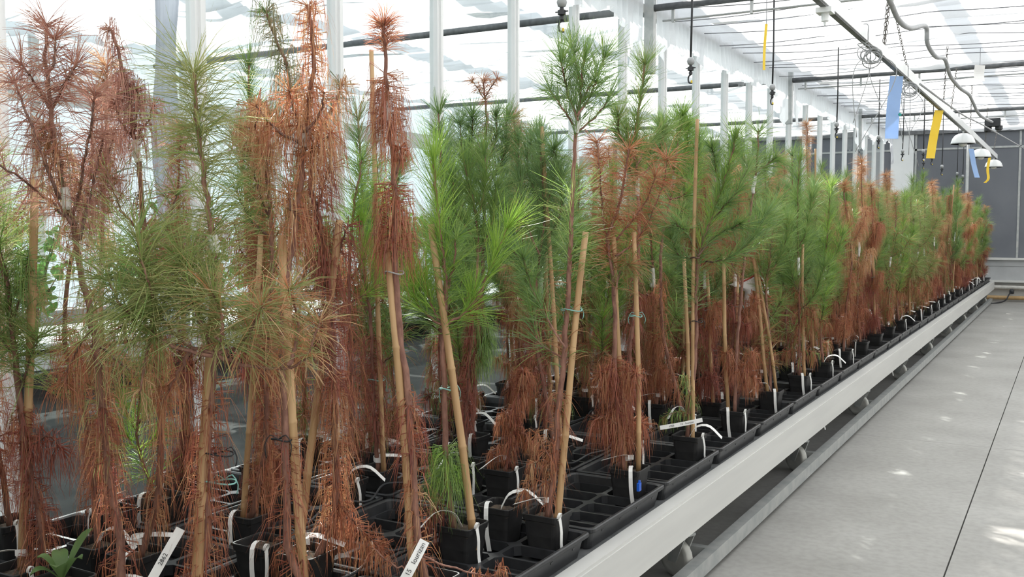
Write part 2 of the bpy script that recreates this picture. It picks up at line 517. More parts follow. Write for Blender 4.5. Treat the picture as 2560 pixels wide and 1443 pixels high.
for yb in BEAMS[1:]:
    b = MB(); b.tube([(-3.42, yb, Z_CLOTH - 0.12), (4.5, yb, Z_CLOTH - 0.12)], 0.032, 8); fchild(b, 'cross_beam', M['darksteel'], ceil, True)
    b = MB(); b.tube([(-3.30, yb + 0.02, Z_CLOTH - 0.24), (4.5, yb + 0.02, Z_CLOTH - 0.24)], 0.010, 6)
    for k in range(11):
        xk = -3.2 + k * 0.72
        b.box(xk - 0.012, xk + 0.012, yb + 0.005, yb + 0.035, Z_CLOTH - 0.26, Z_CLOTH - 0.14)
    fchild(b, 'drive_rod', M['galv'], ceil)
    b = MB(); b.tube([(X_OUT, yb, Z_CLOTH - 0.12), (-3.58, yb, Z_CLOTH - 0.12)], 0.035, 8); fchild(b, 'cross_beam', M['darksteel'], ceil, True)
    b = MB(); b.box(-3.46, -3.37, yb - 0.035, yb + 0.035, 2.95, 4.0); fchild(b, 'bracket', M['galv'], ceil)
# gutters and purlins of the roof above the cloth
for xg, w, z0, z1 in ((-3.78, 0.15, 4.05, 4.25), (-1.90, 0.07, 4.62, 4.74), (0.9, 0.11, 4.75, 4.9), (-9.9, 0.2, 4.2, 4.4), (-7.6, 0.12, 4.62, 4.8), (-5.6, 0.10, 4.62, 4.78)):
    b = MB(); b.box(xg - w, xg + w, -4, Y_END + 0.2, z0, z1); fchild(b, 'roof_beam', M['galv'], ceil)

# gathered edge of the cloth hanging down along the partition
def valance(y0, y1, seed):
    r = np.random.default_rng(seed)
    n = int((y1 - y0) / 0.018); ys_ = np.linspace(y0, y1, n)
    ph = np.cumsum(r.uniform(0.5, 1.5, n)) * 0.9
    u = (ys_ - y0) / (y1 - y0)
    zb = 3.36 - 0.10 * np.abs(np.sin(u * np.pi * 4 + seed)) + 0.05 * np.interp(ys_, np.linspace(y0, y1, 30), r.uniform(-1, 1, 30))
    zb -= 0.42 * np.exp(-((u - 0.985) / 0.035) ** 2) + 0.30 * np.exp(-((u - 0.03) / 0.02) ** 2) + 0.16 * np.exp(-((u - r.uniform(0.3, 0.7)) / 0.03) ** 2)
    verts, faces = [], []
    rows = 8
    for j in range(rows):
        t = j / (rows - 1)
        for i in range(n):
            z = 3.70 + (zb[i] - 3.70) * t
            x = -3.405 + (0.010 + 0.018 * t) * math.sin(ph[i]) + 0.03 * t * math.sin(u[i] * 19 + seed)
            verts.append((x, ys_[i], z))
    for j in range(rows - 1):
        for i in range(n - 1):
            a = j * n + i
            faces.append((a, a + 1, a + n + 1, a + n))
    b_ = MB(); b_.v = verts; b_.f = faces
    return fchild(b_, 'valance', M['frill'], ceil, True)


for i, (y0, y1) in enumerate(((-1.5, 3.3), (3.6, 8.35), (8.66, 13.5), (13.8, 18.6), (18.9, 22.4))):
    valance(y0, y1, 4 + i)

# folded grey curtain hanging in the next compartment
b = MB()
n = 46
for j, z in enumerate(np.linspace(3.68, 0.9, 12)):
    for i in range(n):
        a = 2 * math.pi * i / n
        t = j / 11
        wid = 0.085 + 0.012 * math.sin(j * 1.3) - 0.025 * math.exp(-((t - 0.45) / 0.12) ** 2)
        q = 1 + 0.16 * math.sin(11 * a + 0.3 * j)
        b.v.append((-4.6 + wid * 0.55 * q * math.cos(a), 4.02 + wid * q * math.sin(a) + 0.02 * math.sin(j * 0.8), z))
for j in range(11):
    for i in range(n):
        p, q = j * n + i, j * n + (i + 1) % n
        b.f.append((p, q, q + n, p + n))
tag(b.build('folded_curtain', M['curtain'], smooth=True), 'grey shade curtain bunched into a hanging column behind the glass', 'curtain')

# ------------------------------------------------------------------ rolling bench
X_RAIL = -1.318
bench = tag(empty('rolling_bench', (-2.25, 10.0, 0)), 'long low white rolling bench full of potted pines beside the aisle', 'bench')
b = MB()
b.box(X_RAIL - 0.045, X_RAIL, -1.2, 22.0, 0.285, 0.438)
b.box(X_RAIL - 0.060, X_RAIL - 0.004, -1.2, 22.0, 0.438, 0.450)
b.box(X_RAIL - 0.075, X_RAIL - 0.045, -1.2, 22.0, 0.285, 0.30)
fchild(b, 'side_rail', M['alu'], bench)
b = MB(); b.box(-3.27, -3.22, -1.2, 22.0, 0.285, 0.46); fchild(b, 'side_rail', M['alu'], bench)
b = MB(); b.box(-3.22, X_RAIL - 0.06, -1.2, 22.0, 0.428, 0.440); fchild(b, 'bench_top', M['darksteel'], bench)
b = MB()
b.box(X_RAIL - 0.03, X_RAIL - 0.022, -1.2, 21.9, 0.03, 0.092); b.box(X_RAIL - 0.075, X_RAIL - 0.022, -1.2, 21.9, 0.092, 0.099)
fchild(b, 'lower_rail', M['galv'], bench)
b = MB(); b.box(-3.2, -3.14, -1.2, 21.9, 0.03, 0.099); fchild(b, 'lower_rail', M['galv'], bench)
cast_y = [4.05 + 2.15 * k for k in range(-2, 9)]
fork = MB()
fork.box(-0.05, 0.05, -0.05, 0.05, 0.268, 0.284); fork.lathe([(0.022, 0.20), (0.03, 0.21), (0.03, 0.27)], n=10)
for s in (-1, 1):
    fork.add([(s * .024, -.045, .21), (s * .030, -.045, .21), (s * .030, .045, .21), (s * .024, .045, .21), (s * .024, .02, .07), (s * .030, .02, .07), (s * .030, .065, .07), (s * .024, .065, .07)],
             [(0, 3, 2, 1), (4, 5, 6, 7), (0, 1, 5, 4), (1, 2, 6, 5), (2, 3, 7, 6), (3, 0, 4, 7)])
fork.box(-0.03, 0.03, -0.045, 0.045, 0.20, 0.212)
fork = fork.mesh('fork', M['galv'])
wh = MB(); prof = [(0.02, -0.02), (0.045, -0.014), (0.062, -0.019), (0.082, -0.019), (0.086, -0.012), (0.086, 0.012), (0.082, 0.019), (0.062, 0.019), (0.045, 0.014), (0.02, 0.02)]
wh.lathe(prof, n=22); wh = wh.mesh('wheel', M['wheel'], True)
for y in cast_y:
    for x in (-1.44, -3.02):
        fk = link('caster', fork, bench); fk.matrix_parent_inverse = Matrix.Translation(-bench.location); fk.location = (x, y, 0)
        w = link('wheel', wh, fk, (0, 0.042, 0.087)); w.rotation_euler = (0, math.pi / 2, 0)
        fk.rotation_euler.z = 1.15 + random.uniform(-0.3, 0.3)
    b = MB(); b.box(-3.15, X_RAIL - 0.03, y + 0.16, y + 0.20, 0.055, 0.098); fchild(b, 'cross_tie', M['galv'], bench)
    b = MB(); b.box(-3.22, X_RAIL - 0.05, y - 0.04, y + 0.04, 0.284, 0.428); fchild(b, 'cross_frame', M['darksteel'], bench)
    for x in (-1.80, -3.17):
        b = MB(); b.box(x - 0.015, x + 0.015, y + 0.165, y + 0.195, 0.09, 0.30); fchild(b, 'strut', M['galv'], bench)

# ------------------------------------------------------------------ trays
T_PITCH_Y, T_PITCH_X = 0.70, 0.43
T_X0, T_Y0 = -1.375, 2.95          # front edge of the first row, far end of tray k = 0
COLS = (0.118, 0.298)
ROWS_C = (0.09, 0.34, 0.59)


def tray_meshes():
    L, W = 0.68, 0.415
    b = MB()
    def ring(i, z):   # rounded rectangle, inset i
        pts = []
        for cx, cy_, a0 in ((-i - .02, -i - .02, 0), (-W + i + .02, -i - .02, 90), (-W + i + .02, -L + i + .02, 180), (-i - .02, -L + i + .02, 270)):
            for a in (0, 30, 60, 90):
                t = math.radians(a0 + a)
                pts.append((cx + .02 * math.cos(t), cy_ + .02 * math.sin(t), z))
        return pts
    rings = [ring(.028, .002), ring(.016, .062), ring(.004, .066), ring(.0, .070), ring(.0, .080), ring(.004, .083), ring(.012, .083), ring(.018, .078), ring(.030, .008)]
    n = 16
    o = len(b.v)
    for r in rings:
        b.v.extend(r)
    for j in range(len(rings) - 1):
        for i in range(n):
            p, q = o + j * n + i, o + j * n + (i + 1) % n
            b.f.append((p, q, q + n, p + n))
    b.f.append(tuple(o + i for i in range(n))[::-1])
    b.f.append(tuple(o + (len(rings) - 1) * n + i for i in range(n)))
    for k in range(4):      # small slots in the front wall
        y = -0.11 - k * 0.155
        b.box(-0.0125, -0.0105, y - 0.008, y + 0.008, 0.050, 0.056)
    body = b.mesh('tray_body', M['tray'])
    g = MB()
    nx, ny = 2, 5
    x0, x1, y0, y1 = -W + .028, -.028, -L + .028, -.028
    dx, dy = (x1 - x0) / nx, (y1 - y0) / ny
    zt = 0.050
    for i in range(nx):
        for j in range(ny):
            cx, cy_ = x0 + (i + .5) * dx, y0 + (j + .5) * dy
            hx, hy = dx / 2, dy / 2
            ox, oy, ch = hx - .009, hy - .006, .018
            outer = [(hx, 0), (hx, hy), (0, hy), (-hx, hy), (-hx, 0), (-hx, -hy), (0, -hy), (hx, -hy)]
            octo = [(ox, oy - ch), (ox - ch, oy), (-ox + ch, oy), (-ox, oy - ch), (-ox, -oy + ch), (-ox + ch, -oy), (ox - ch, -oy), (ox, -oy + ch)]
            vs_ = [(cx + hx * sx, cy_ + hy * sy, zt) for sx, sy in ((1, 1), (-1, 1), (-1, -1), (1, -1))]
            vs_ += [(cx + p, cy_ + q, zt) for p, q in octo] + [(cx + p * .97, cy_ + q * .97, zt - .032) for p, q in octo]
            fs = []
            for c in range(4):
                a, a2 = 4 + 2 * c, 4 + 2 * c + 1
                fs.append((c, a2, a))
                fs.append((c, (c + 1) % 4, 4 + (2 * c + 2) % 8, a2))
            for k in range(8):
                p, q = 4 + k, 4 + (k + 1) % 8
                fs.append((p, q, q + 8, p + 8))
            g.add(vs_, fs)
    return body, g.mesh('tray_grid', M['tray'])


tray_body, tray_grid = tray_meshes()


def ORD(n):
    return '%d%s' % (n, 'th' if 10 <= n % 100 <= 20 else {1: 'st', 2: 'nd', 3: 'rd'}.get(n % 10, 'th'))


for r in range(4):
    for k in range(-3, 28):
        y1 = T_Y0 + k * T_PITCH_Y
        t = empty('pot_tray', (T_X0 - r * T_PITCH_X, y1, 0.4402))
        lab = ['black pot tray along the bench edge', 'black pot tray in the second tray row', 'black pot tray in the third tray row', 'black pot tray in the row by the glass'][r]
        lab = lab.split(',')[0] + ', ' + ORD(28 - k) + ' tray from the end wall'
        tag(t, lab, 'tray', ['trays along the bench edge', 'trays in the second row', 'trays in the third row', 'trays beside the glass'][r])
        t.rotation_euler.z = random.uniform(-0.004, 0.004)
        link('tray_body', tray_body, t)
        link('tray_grid', tray_grid, t)

# ------------------------------------------------------------------ pot and soil
POT_W, POT_H, POT_Z = 0.132, 0.152, 0.4475


def rsq(w, z, r=0.014, n=3):
    pts = []
    h = w / 2 - r
    for cx, cy_, a0 in ((h, h, 0), (-h, h, 90), (-h, -h, 180), (h, -h, 270)):
        for a in range(n + 1):
            t = math.radians(a0 + 90 * a / n)
            pts.append((cx + r * math.cos(t), cy_ + r * math.sin(t), z))
    return pts


b = MB()
rings = [rsq(0.094, 0.0), rsq(0.096, 0.004), rsq(POT_W - 0.012, POT_H - 0.022), rsq(POT_W - 0.004, POT_H - 0.020), rsq(POT_W, POT_H - 0.002), rsq(POT_W - 0.002, POT_H), rsq(POT_W - 0.008, POT_H), rsq(POT_W - 0.010, POT_H - 0.004), rsq(0.112, 0.08), rsq(0.105, 0.06)]
for rg in rings:
    b.v.extend(rg)
for j in range(len(rings) - 1):
    for i in range(16):
        p, q = j * 16 + i, j * 16 + (i + 1) % 16
        b.f.append((p, q, q + 16, p + 16))
b.f.append(tuple(range(16))[::-1])
pot_me = b.mesh('pot', M['pot'])
b = MB()
r_ = np.random.default_rng(2)
N = 9
g = np.linspace(-0.5, 0.5, N) * (POT_W - 0.014)
for j in range(N):
    for i in range(N):
        e = 0 if 0 < i < N - 1 and 0 < j < N - 1 else -0.004
        b.v.append((g[i], g[j], POT_H - 0.022 + e + r_.uniform(-0.004, 0.004)))
for j in range(N - 1):
    for i in range(N - 1):
        a = j * N + i
        b.f.append((a, a + 1, a + N + 1, a + N))
soil_me = b.mesh('soil', M['soil'])
SOIL_Z = POT_Z + POT_H - 0.022

# ------------------------------------------------------------------ needles
COLOURS = {
    'rust': [(0.42, 0.155, 0.085), (0.34, 0.115, 0.06), (0.50, 0.21, 0.11), (0.46, 0.24, 0.12)],
    'red': [(0.30, 0.085, 0.06), (0.37, 0.12, 0.075), (0.25, 0.075, 0.055)],
    'plum': [(0.42, 0.20, 0.15), (0.47, 0.24, 0.18), (0.36, 0.16, 0.125), (0.50, 0.29, 0.20)],
    'straw': [(0.56, 0.33, 0.17), (0.62, 0.42, 0.24), (0.48, 0.26, 0.13), (0.50, 0.22, 0.11)],
    'olive': [(0.30, 0.33, 0.115), (0.37, 0.385, 0.16), (0.25, 0.31, 0.10), (0.40, 0.40, 0.17), (0.33, 0.36, 0.14)],
    'dull': [(0.26, 0.27, 0.14), (0.33, 0.30, 0.17), (0.20, 0.22, 0.12), (0.40, 0.30, 0.18)],
    'green': [(0.20, 0.32, 0.085), (0.24, 0.37, 0.10), (0.16, 0.27, 0.09), (0.29, 0.40, 0.12)],
    'blue': [(0.16, 0.275, 0.11), (0.20, 0.32, 0.125), (0.235, 0.35, 0.14)],
    'bright': [(0.28, 0.46, 0.07), (0.35, 0.52, 0.09), (0.23, 0.40, 0.07)],
    'mixed': [(0.16, 0.25, 0.07), (0.36, 0.20, 0.085), (0.25, 0.26, 0.09), (0.42, 0.20, 0.10)],
}
PROFILE = {'up': (0.0, 0.12, 0.28), 'arc': (0.06, 0.35, 0.75), 'hang': (0.25, 0.85, 1.0)}
#        per metre, length, angle from axis, sd, droop, profile, colour
STYLES = {
    'green_up':   (620, 0.120, 38, 14, 0.10, 'up', 'green'),
    'green_wide': (560, 0.125, 62, 16, 0.45, 'up', 'green'),
    'blue_up':    (600, 0.120, 42, 15, 0.12, 'up', 'blue'),
    'bright_up':  (560, 0.135, 30, 13, 0.05, 'up', 'bright'),
    'olive_arc':  (760, 0.170, 72, 20, 0.42, 'arc', 'olive'),
    'dull_hang':  (620, 0.145, 70, 18, 0.95, 'hang', 'dull'),
    'rust_hang':  (720, 0.140, 80, 18, 1.00, 'hang', 'rust'),
    'red_hang':   (700, 0.135, 80, 20, 1.00, 'hang', 'red'),
    'plum_arc':   (430, 0.090, 72, 18, 0.35, 'arc', 'plum'),
    'plum_hang':  (430, 0.120, 76, 20, 0.95, 'hang', 'plum'),
    'straw_arc':  (560, 0.100, 70, 20, 0.5, 'arc', 'straw'),
    'straw_hang': (620, 0.125, 75, 20, 0.95, 'hang', 'straw'),
    'mixed_arc':  (460, 0.125, 70, 20, 0.6, 'arc', 'mixed'),
    'green_hang': (560, 0.130, 75, 20, 0.95, 'hang', 'green'),
    'rust_sparse': (230, 0.110, 82, 26, 0.9, 'hang', 'rust'),
    'red_sparse': (240, 0.115, 82, 26, 0.9, 'hang', 'red'),
}


class Needles:
    def __init__(self, r):
        self.r = r
        self.P, self.D, self.L, self.G, self.C = [], [], [], [], []

    def along(self, line, style, t0=0.0, t1=1.0, k=1.0, lk=1.0, tip=True, mix=None):
        r = self.r
        dens, L, ang, sd, g, prof, colname = STYLES[style]
        seg = np.diff(line, axis=0); sl = np.linalg.norm(seg, axis=1); cum = np.concatenate([[0], np.cumsum(sl)])
        total = cum[-1]
        n = max(3, int(dens * k * total * (t1 - t0)))
        s = r.uniform(t0, t1, n) * total
        if tip:
            s = np.concatenate([s, np.full(int(26 * k), t1 * total) - r.uniform(0, 0.012, int(26 * k))])
        n = len(s)
        i = np.clip(np.searchsorted(cum, s) - 1, 0, len(seg) - 1)
        u = (s - cum[i]) / np.maximum(sl[i], 1e-9)
        P = line[i] + seg[i] * u[:, None]
        T = seg[i] / np.maximum(sl[i], 1e-9)[:, None]
        a = np.radians(np.clip(r.normal(ang, sd, n), 4, 125))
        if tip:
            m = int(26 * k)
            if m:
                a[-m:] = np.radians(np.clip(r.normal(ang * 0.75, 16, m), 4, 110))
        ref = np.where(np.abs(T[:, 2:3]) > 0.9, np.array([[1.0, 0, 0]]), np.array([[0, 0, 1.0]]))
        U = np.cross(T, ref); U /= np.linalg.norm(U, axis=1)[:, None]
        V = np.cross(T, U)
        phi = r.uniform(0, 2 * np.pi, n)
        D = T * np.cos(a)[:, None] + (U * np.cos(phi)[:, None] + V * np.sin(phi)[:, None]) * np.sin(a)[:, None]
        Ls = L * lk * r.uniform(0.6, 1.2, n)
        pr = np.array(PROFILE[prof])
        G = np.clip(pr[None, :] * (g * r.uniform(0.75, 1.2, n))[:, None], 0, 1)
        pal = np.array(COLOURS[colname])
        C = pal[r.integers(0, len(pal), n)]
        if mix:
            pal2 = np.array(COLOURS[mix[0]])
            w = r.uniform(0, 1, n) < mix[1]
            C = np.where(w[:, None], pal2[r.integers(0, len(pal2), n)], C)
        C = C * r.uniform(0.8, 1.2, n)[:, None]
        # two needles to the sheath
        D2 = D + r.normal(0, 0.10, (n, 3))
        for d in (D, D2):
            self.P.append(P); self.D.append(d); self.L.append(Ls); self.G.append(G); self.C.append(C)

    def count(self):
        return sum(len(p) for p in self.P)

    def mesh(self, name, width=0.0018):
        r = self.r
        P, D, L, G, C = (np.concatenate(a) for a in (self.P, self.D, self.L, self.G, self.C))
        n = len(P)
        D = D / np.linalg.norm(D, axis=1)[:, None]
        side = np.cross(D, r.normal(0, 1, (n, 3))); side /= np.linalg.norm(side, axis=1)[:, None] + 1e-9
        V = np.empty((n, 8, 3))
        down = np.array([0, 0, -1.0])
        wob = r.normal(0, 0.10, (n, 3))
        cur = P.copy()
        ws = (0.9, 1.0, 0.85, 0.3)
        for k in range(4):
            V[:, 2 * k] = cur - side * (width * 0.5 * ws[k])
            V[:, 2 * k + 1] = cur + side * (width * 0.5 * ws[k])
            if k < 3:
                w = G[:, k:k + 1]
                d = D * (1 - w) + down * w + wob * (k * 0.6)
                d /= np.linalg.norm(d, axis=1)[:, None] + 1e-9
                cur = cur + d * (L / 3)[:, None]
        base = (np.arange(n) * 8)[:, None, None]
        q = np.array([[0, 1, 3, 2], [2, 3, 5, 4], [4, 5, 7, 6]])[None]
        faces = (base + q).reshape(-1, 4)
        me = bpy.data.meshes.new(name)
        me.vertices.add(n * 8); me.vertices.foreach_set('co', V.reshape(-1).astype(np.float32))
        nf = len(faces)
        me.loops.add(nf * 4); me.loops.foreach_set('vertex_index', faces.reshape(-1).astype(np.int32))
        me.polygons.add(nf); me.polygons.foreach_set('loop_start', (np.arange(nf) * 4).astype(np.int32))
        me.update(calc_edges=True)
        at = me.color_attributes.new('needle_colour', 'FLOAT_COLOR', 'POINT')
        rgba = np.ones((n, 8, 4), np.float32); rgba[..., :3] = C[:, None, :]
        at.data.foreach_set('color', rgba.reshape(-1))
        me.materials.append(M['needle'])
        me.validate()
        return me


# ------------------------------------------------------------------ parts shared by the plants
def stake_mesh(p0, p1, r=0.0105, seed=0):
    rr = np.random.default_rng(seed + 77)
    p0, p1 = np.asarray(p0, float), np.asarray(p1, float)
    ln = np.linalg.norm(p1 - p0)
    ts = [0.0]; rad = [r * 1.05]
    t = rr.uniform(0.05, 0.25)
    while t < ln - 0.03:
        for d, q in ((-0.007, 1.0), (-0.002, 1.13), (0.002, 1.13), (0.007, 0.99)):
            ts.append((t + d) / ln); rad.append(r * q * (1.05 - 0.15 * t / ln))
        t += rr.uniform(0.20, 0.30)
    ts.append(1.0); rad.append(r * 0.9)
    side = np.cross(p1 - p0, [0.3, 1, 0]); side /= np.linalg.norm(side) + 1e-9
    pts = [p0 + (p1 - p0) * t + side * 0.006 * math.sin(t * 5 + seed) for t in ts]
    b_ = MB(); b_.tube(pts, rad, 9)
    return b_.mesh('bamboo_stake', M['bamboo'], True)


def tie_mesh(a, c, r, mat, tails=True, seed=0):
    """a loop of twine around stem point a and stake point c"""
    rr = random.Random(seed)
    a, c = np.asarray(a, float), np.asarray(c, float)
    mid = (a + c) / 2; half = np.linalg.norm((c - a)[:2]) / 2 + r + 0.004
    ax = (c - a); ax[2] = 0
    ax = ax / (np.linalg.norm(ax) + 1e-9) if np.linalg.norm(ax) > 1e-4 else np.array([1.0, 0, 0])
    pr = np.array([-ax[1], ax[0], 0])
    pts = [mid + ax * half * math.cos(t) + pr * (r + 0.004) * math.sin(t) + np.array([0, 0, 0.004 * math.sin(2 * t)]) for t in np.linspace(0, 2 * math.pi, 15)]
    b_ = MB(); b_.tube(pts, 0.0022, 5)
    if tails:
        k = pts[3]
        for s in (-1, 1):
            b_.tube(smoothline([k, k + ax * 0.02 * s + np.array([0, 0, 0.012]), k + ax * 0.034 * s + np.array([0, 0, -0.014]), k + ax * (0.03 * s) + np.array([0, 0, -0.03 - 0.02 * rr.random()])], 7), 0.0017, 4)
    return b_.mesh('plant_tie', mat, True)


def strip_mesh(kind, seed):
    """paper label: kind 'rim' loops over the pot edge, 'stem' sticks out from the stem, 'lie' rests on the rim"""
    r = random.Random(seed)
    b_ = MB()
    h = POT_W / 2
    if kind == 'rim':          # hangs from a little loop outside the corner of the pot
        x, y = h + 0.002, -h * r.uniform(0.2, 0.9)
        z = POT_H
        ln = r.uniform(0.10, 0.15)
        lp = [(x, y, z - 0.010)]
        for t in np.linspace(-0.3, 1.25, 8) * math.pi:
            lp.append((x + 0.003 + 0.003 * math.sin(t), y + 0.008 * math.cos(t), z + 0.006 + 0.011 * math.sin(t)))
        b_.ribbon(smoothline(lp, 14), (1, 0.2, 0), 0.009)
        sw = r.uniform(-0.3, 0.5)
        pts = [(x + 0.004, y, z), (x + 0.010, y + sw * 0.02, z - ln * 0.3), (x + 0.010, y + sw * 0.03, z - ln * 0.65), (x + 0.016, y + sw * 0.06, z - ln)]
        b_.ribbon(smoothline(pts, 9), (0.35, 0.93, 0), 0.011)
    elif kind == 'front':      # long flat label bent over the front of the pot
        x, y = r.uniform(-0.02, 0.05), -h - 0.004
        z = POT_H
        ln = r.uniform(0.10, 0.15)
        pts = [(x - 0.02, y + 0.05, z + 0.004), (x - 0.012, y + 0.02, z + 0.016), (x, y - 0.012, z + 0.002), (x + 0.006, y - 0.020, z - ln * 0.5), (x + 0.014, y - 0.014, z - ln)]
        b_.ribbon(smoothline(pts, 11), (0.95, 0.25, 0.1), 0.015)
    elif kind == 'arch':       # springs out of the pot in a bow
        a = r.uniform(-2.6, 0.6)
        d = np.array([math.cos(a), math.sin(a), 0]); pr = np.array([-d[1], d[0], 0.0])
        p = np.array([0, 0, POT_H - 0.015])
        pts = [p, p + d * 0.03 + [0, 0, 0.05], p + d * 0.09 + [0, 0, 0.06], p + d * 0.15 + [0, 0, 0.01]]
        b_.ribbon(smoothline(pts, 11), pr + np.array([0, 0, 0.4]), 0.018)
    else:                      # stiff tag tied to the foot of the stem
        a = r.uniform(-2.8, 0.8)
        d = np.array([math.cos(a), math.sin(a), 0]); pr = np.array([-d[1], d[0], 0.5])
        p = np.array([0, 0, POT_H + 0.035])
        b_.ribbon(smoothline([p - d * 0.012, p + d * 0.03 + [0, 0, 0.012], p + d * 0.12 + [0, 0, r.uniform(-0.07, 0.01)]], 7), pr, 0.018)
        b_.ribbon(smoothline([p + d * 0.012 + pr * 0.012, p - d * 0.016 + pr * 0.006, p - d * 0.012 - pr * 0.01, p + d * 0.014 - pr * 0.012], 8), (0, 0, 1), 0.018)
    return b_.mesh('label_strip', M['paper'])


STRIPS = {k: [strip_mesh(k, s) for s in range(4)] for k in ('rim', 'front', 'arch', 'stem')}


def add_pot(root):
    p = link('pot', pot_me, root)
    link('soil', soil_me, p)
    return p


def lettering(text, size, parent, matrix):
    cu = bpy.data.curves.new('lettering', 'FONT')
    cu.body = text; cu.size = size; cu.extrude = 0.0001; cu.align_x = 'CENTER'; cu.align_y = 'CENTER'; cu.resolution_u = 2
    tmp = bpy.data.objects.new('lettering', cu)
    me = bpy.data.meshes.new_from_object(tmp)
    bpy.data.objects.remove(tmp)
    me.name = 'lettering'
    me.materials.clear(); me.materials.append(M['ink'])
    o = link('lettering', me, parent)
    o.matrix_local = matrix
    return o


def taper(n, r0, r1):
    return r0 + (r1 - r0) * np.linspace(0, 1, n) ** 0.8


class Plant:
    """one potted pine: an Empty at the pot's foot with its parts; world points are stored relative to it"""
    def __init__(self, x, y, label, group=None, seed=0, rot=0.0):
        self.base = np.array([x, y, POT_Z])
        self.root = empty('potted_pine', self.base)
        tag(self.root, label, 'potted tree', group)
        self.root.rotation_euler.z = 0.0
        self.r = np.random.default_rng(seed)
        self.seed = seed
        add_pot(self.root)
        self.wood, self.dark = MB(), []
        self.nd = Needles(self.r)
        self.depth = depth_of(self.base)
        self.lines = []

    def px(self, pts, wob=0.0, d0=0.0, slope=0.0):
        """photograph pixels -> points at the plant's own distance, leaning in depth by slope"""
        out = []
        for i, p in enumerate(pts):
            d = self.depth + d0 + slope * i + (p[2] if len(p) > 2 else 0.0)
            out.append(at_depth(p[0], p[1], d) - self.base)
        return np.array(out)

    def foot(self, dx=0.0, dy=0.0):
        return np.array([dx, dy, SOIL_Z - POT_Z - 0.01])

    def stem(self, pts, r0, r1, n=26, dark=False):
        line = smoothline(pts, n)
        line[1:-1] += self.r.normal(0, 0.0018, (n - 2, 3))
        f0 = len(self.wood.f)
        self.wood.tube(line, taper(n, r0, r1), 7 if r0 > 0.006 else 5)
        if dark:
            self.dark.append((f0, len(self.wood.f)))
        self.lines.append(line)
        return line

    def needles(self, line, style, t0=0, t1=1, **kw):
        self.nd.along(line, style, t0, t1, **kw)

    def tape(self, line, t0, t1, r):
        n = len(line); i0, i1 = int(t0 * (n - 1)), max(int(t0 * (n - 1)) + 2, int(t1 * (n - 1)))
        b_ = MB(); seg = smoothline(line[i0:i1 + 1], 9)
        b_.tube(seg, r * np.array([1.0, 1.12, 1.05, 1.2, 1.1, 1.18, 1.04, 1.12, 1.0]), 8)
        b_.build('graft_tape', M['tape'], self.root, True)

    def stake(self, p_top, foot=(0.02, 0.0), r=0.0105):
        link('bamboo_stake', stake_mesh(self.foot(*foot) - [0, 0, 0.05], p_top, r, self.seed), self.root)

    def tie(self, a, c, mat, tails=True):
        link('plant_tie', tie_mesh(a, c, 0.012, mat, tails, self.seed), self.root)

    def strip(self, kind, i=0):
        o = link('label_strip', STRIPS[kind][i % 4], self.root)
        return o

    def finish(self):
        if self.wood.v:
            o = self.wood.build('stem', M['bark'], self.root, True)
            o.data.materials.append(M['twig'])
            for a, c in self.dark:
                for i in range(a, c):
                    o.data.polygons[i].material_index = 1
        if self.nd.P:
            o = link('needles', self.nd.mesh('needles'), self.root)
            o['kind'] = 'stuff'
        return self.root


def cell(row, col, k, c):
    return (T_X0 - row * T_PITCH_X - COLS[col], T_Y0 + k * T_PITCH_Y - ROWS_C[c])


USED = set()


# ------------------------------------------------------------------ the pines one can tell apart
def hero(row, col, k, c, label, seed):
    USED.add((row, col, k, c))
    x, y = cell(row, col, k, c)
    return Plant(x, y, label, None, seed)


# tall dead plum-brown pine, far left
p = hero(1, 1, -1, 2, 'tall plum-brown pine with a forked, nearly bare crown at the near end', 101)
s = p.stem(np.vstack([p.foot(), p.px([(292, 1300), (266, 1145), (248, 950), (232, 820), (203, 690), (185, 575), (165, 490), (142, 370), (128, 275), (116, 165), (116, 60)])]), 0.0125, 0.004, 44)
p.tape(s, 0.605, 0.66, 0.0105)
p.needles(s, 'plum_arc', 0.80, 1.0, k=1.1)
p.needles(s, 'straw_hang', 0.60, 0.80, k=0.55, lk=1.2, mix=('dull', 0.45), tip=False)
p.needles(s, 'straw_hang', 0.26, 0.58, k=0.5, lk=1.2, mix=('olive', 0.5), tip=False)
p.needles(s, 'rust_hang', 0.05, 0.36, k=0.6, mix=('red', 0.4), tip=False)
for q, st, kk in (([(128, 278), (100, 230), (72, 185), (52, 158)], 'plum_arc', 1.0), ([(128, 278), (150, 232), (172, 190), (190, 160)], 'plum_arc', 1.1),
                  ([(118, 190), (135, 150), (139, 92)], 'plum_arc', 1.0), ([(150, 500), (85, 330), (50, 235), (35, 205)], 'plum_arc', 0.9),
                  ([(180, 560), (120, 500), (40, 440), (-20, 400)], 'plum_arc', 0.9), ([(176, 560), (215, 400), (228, 300), (238, 228)], 'plum_arc', 1.1),
                  ([(200, 600), (245, 410), (262, 330)], 'plum_hang', 0.9), ([(150, 410), (112, 350), (110, 310)], 'straw_hang', 1.3),
                  ([(232, 820), (180, 900), (165, 960)], 'rust_hang', 0.6), ([(240, 860), (300, 905), (345, 940)], 'straw_hang', 0.5)):
    bl = p.stem(p.px([(a, b_, 0.06 * math.sin(i * 1.7 + a)) for i, (a, b_) in enumerate(q)]), 0.0048, 0.0022, 14, dark=True)
    p.needles(bl, st, 0.12, 1, k=kk)
p.strip('stem', 0); p.finish()

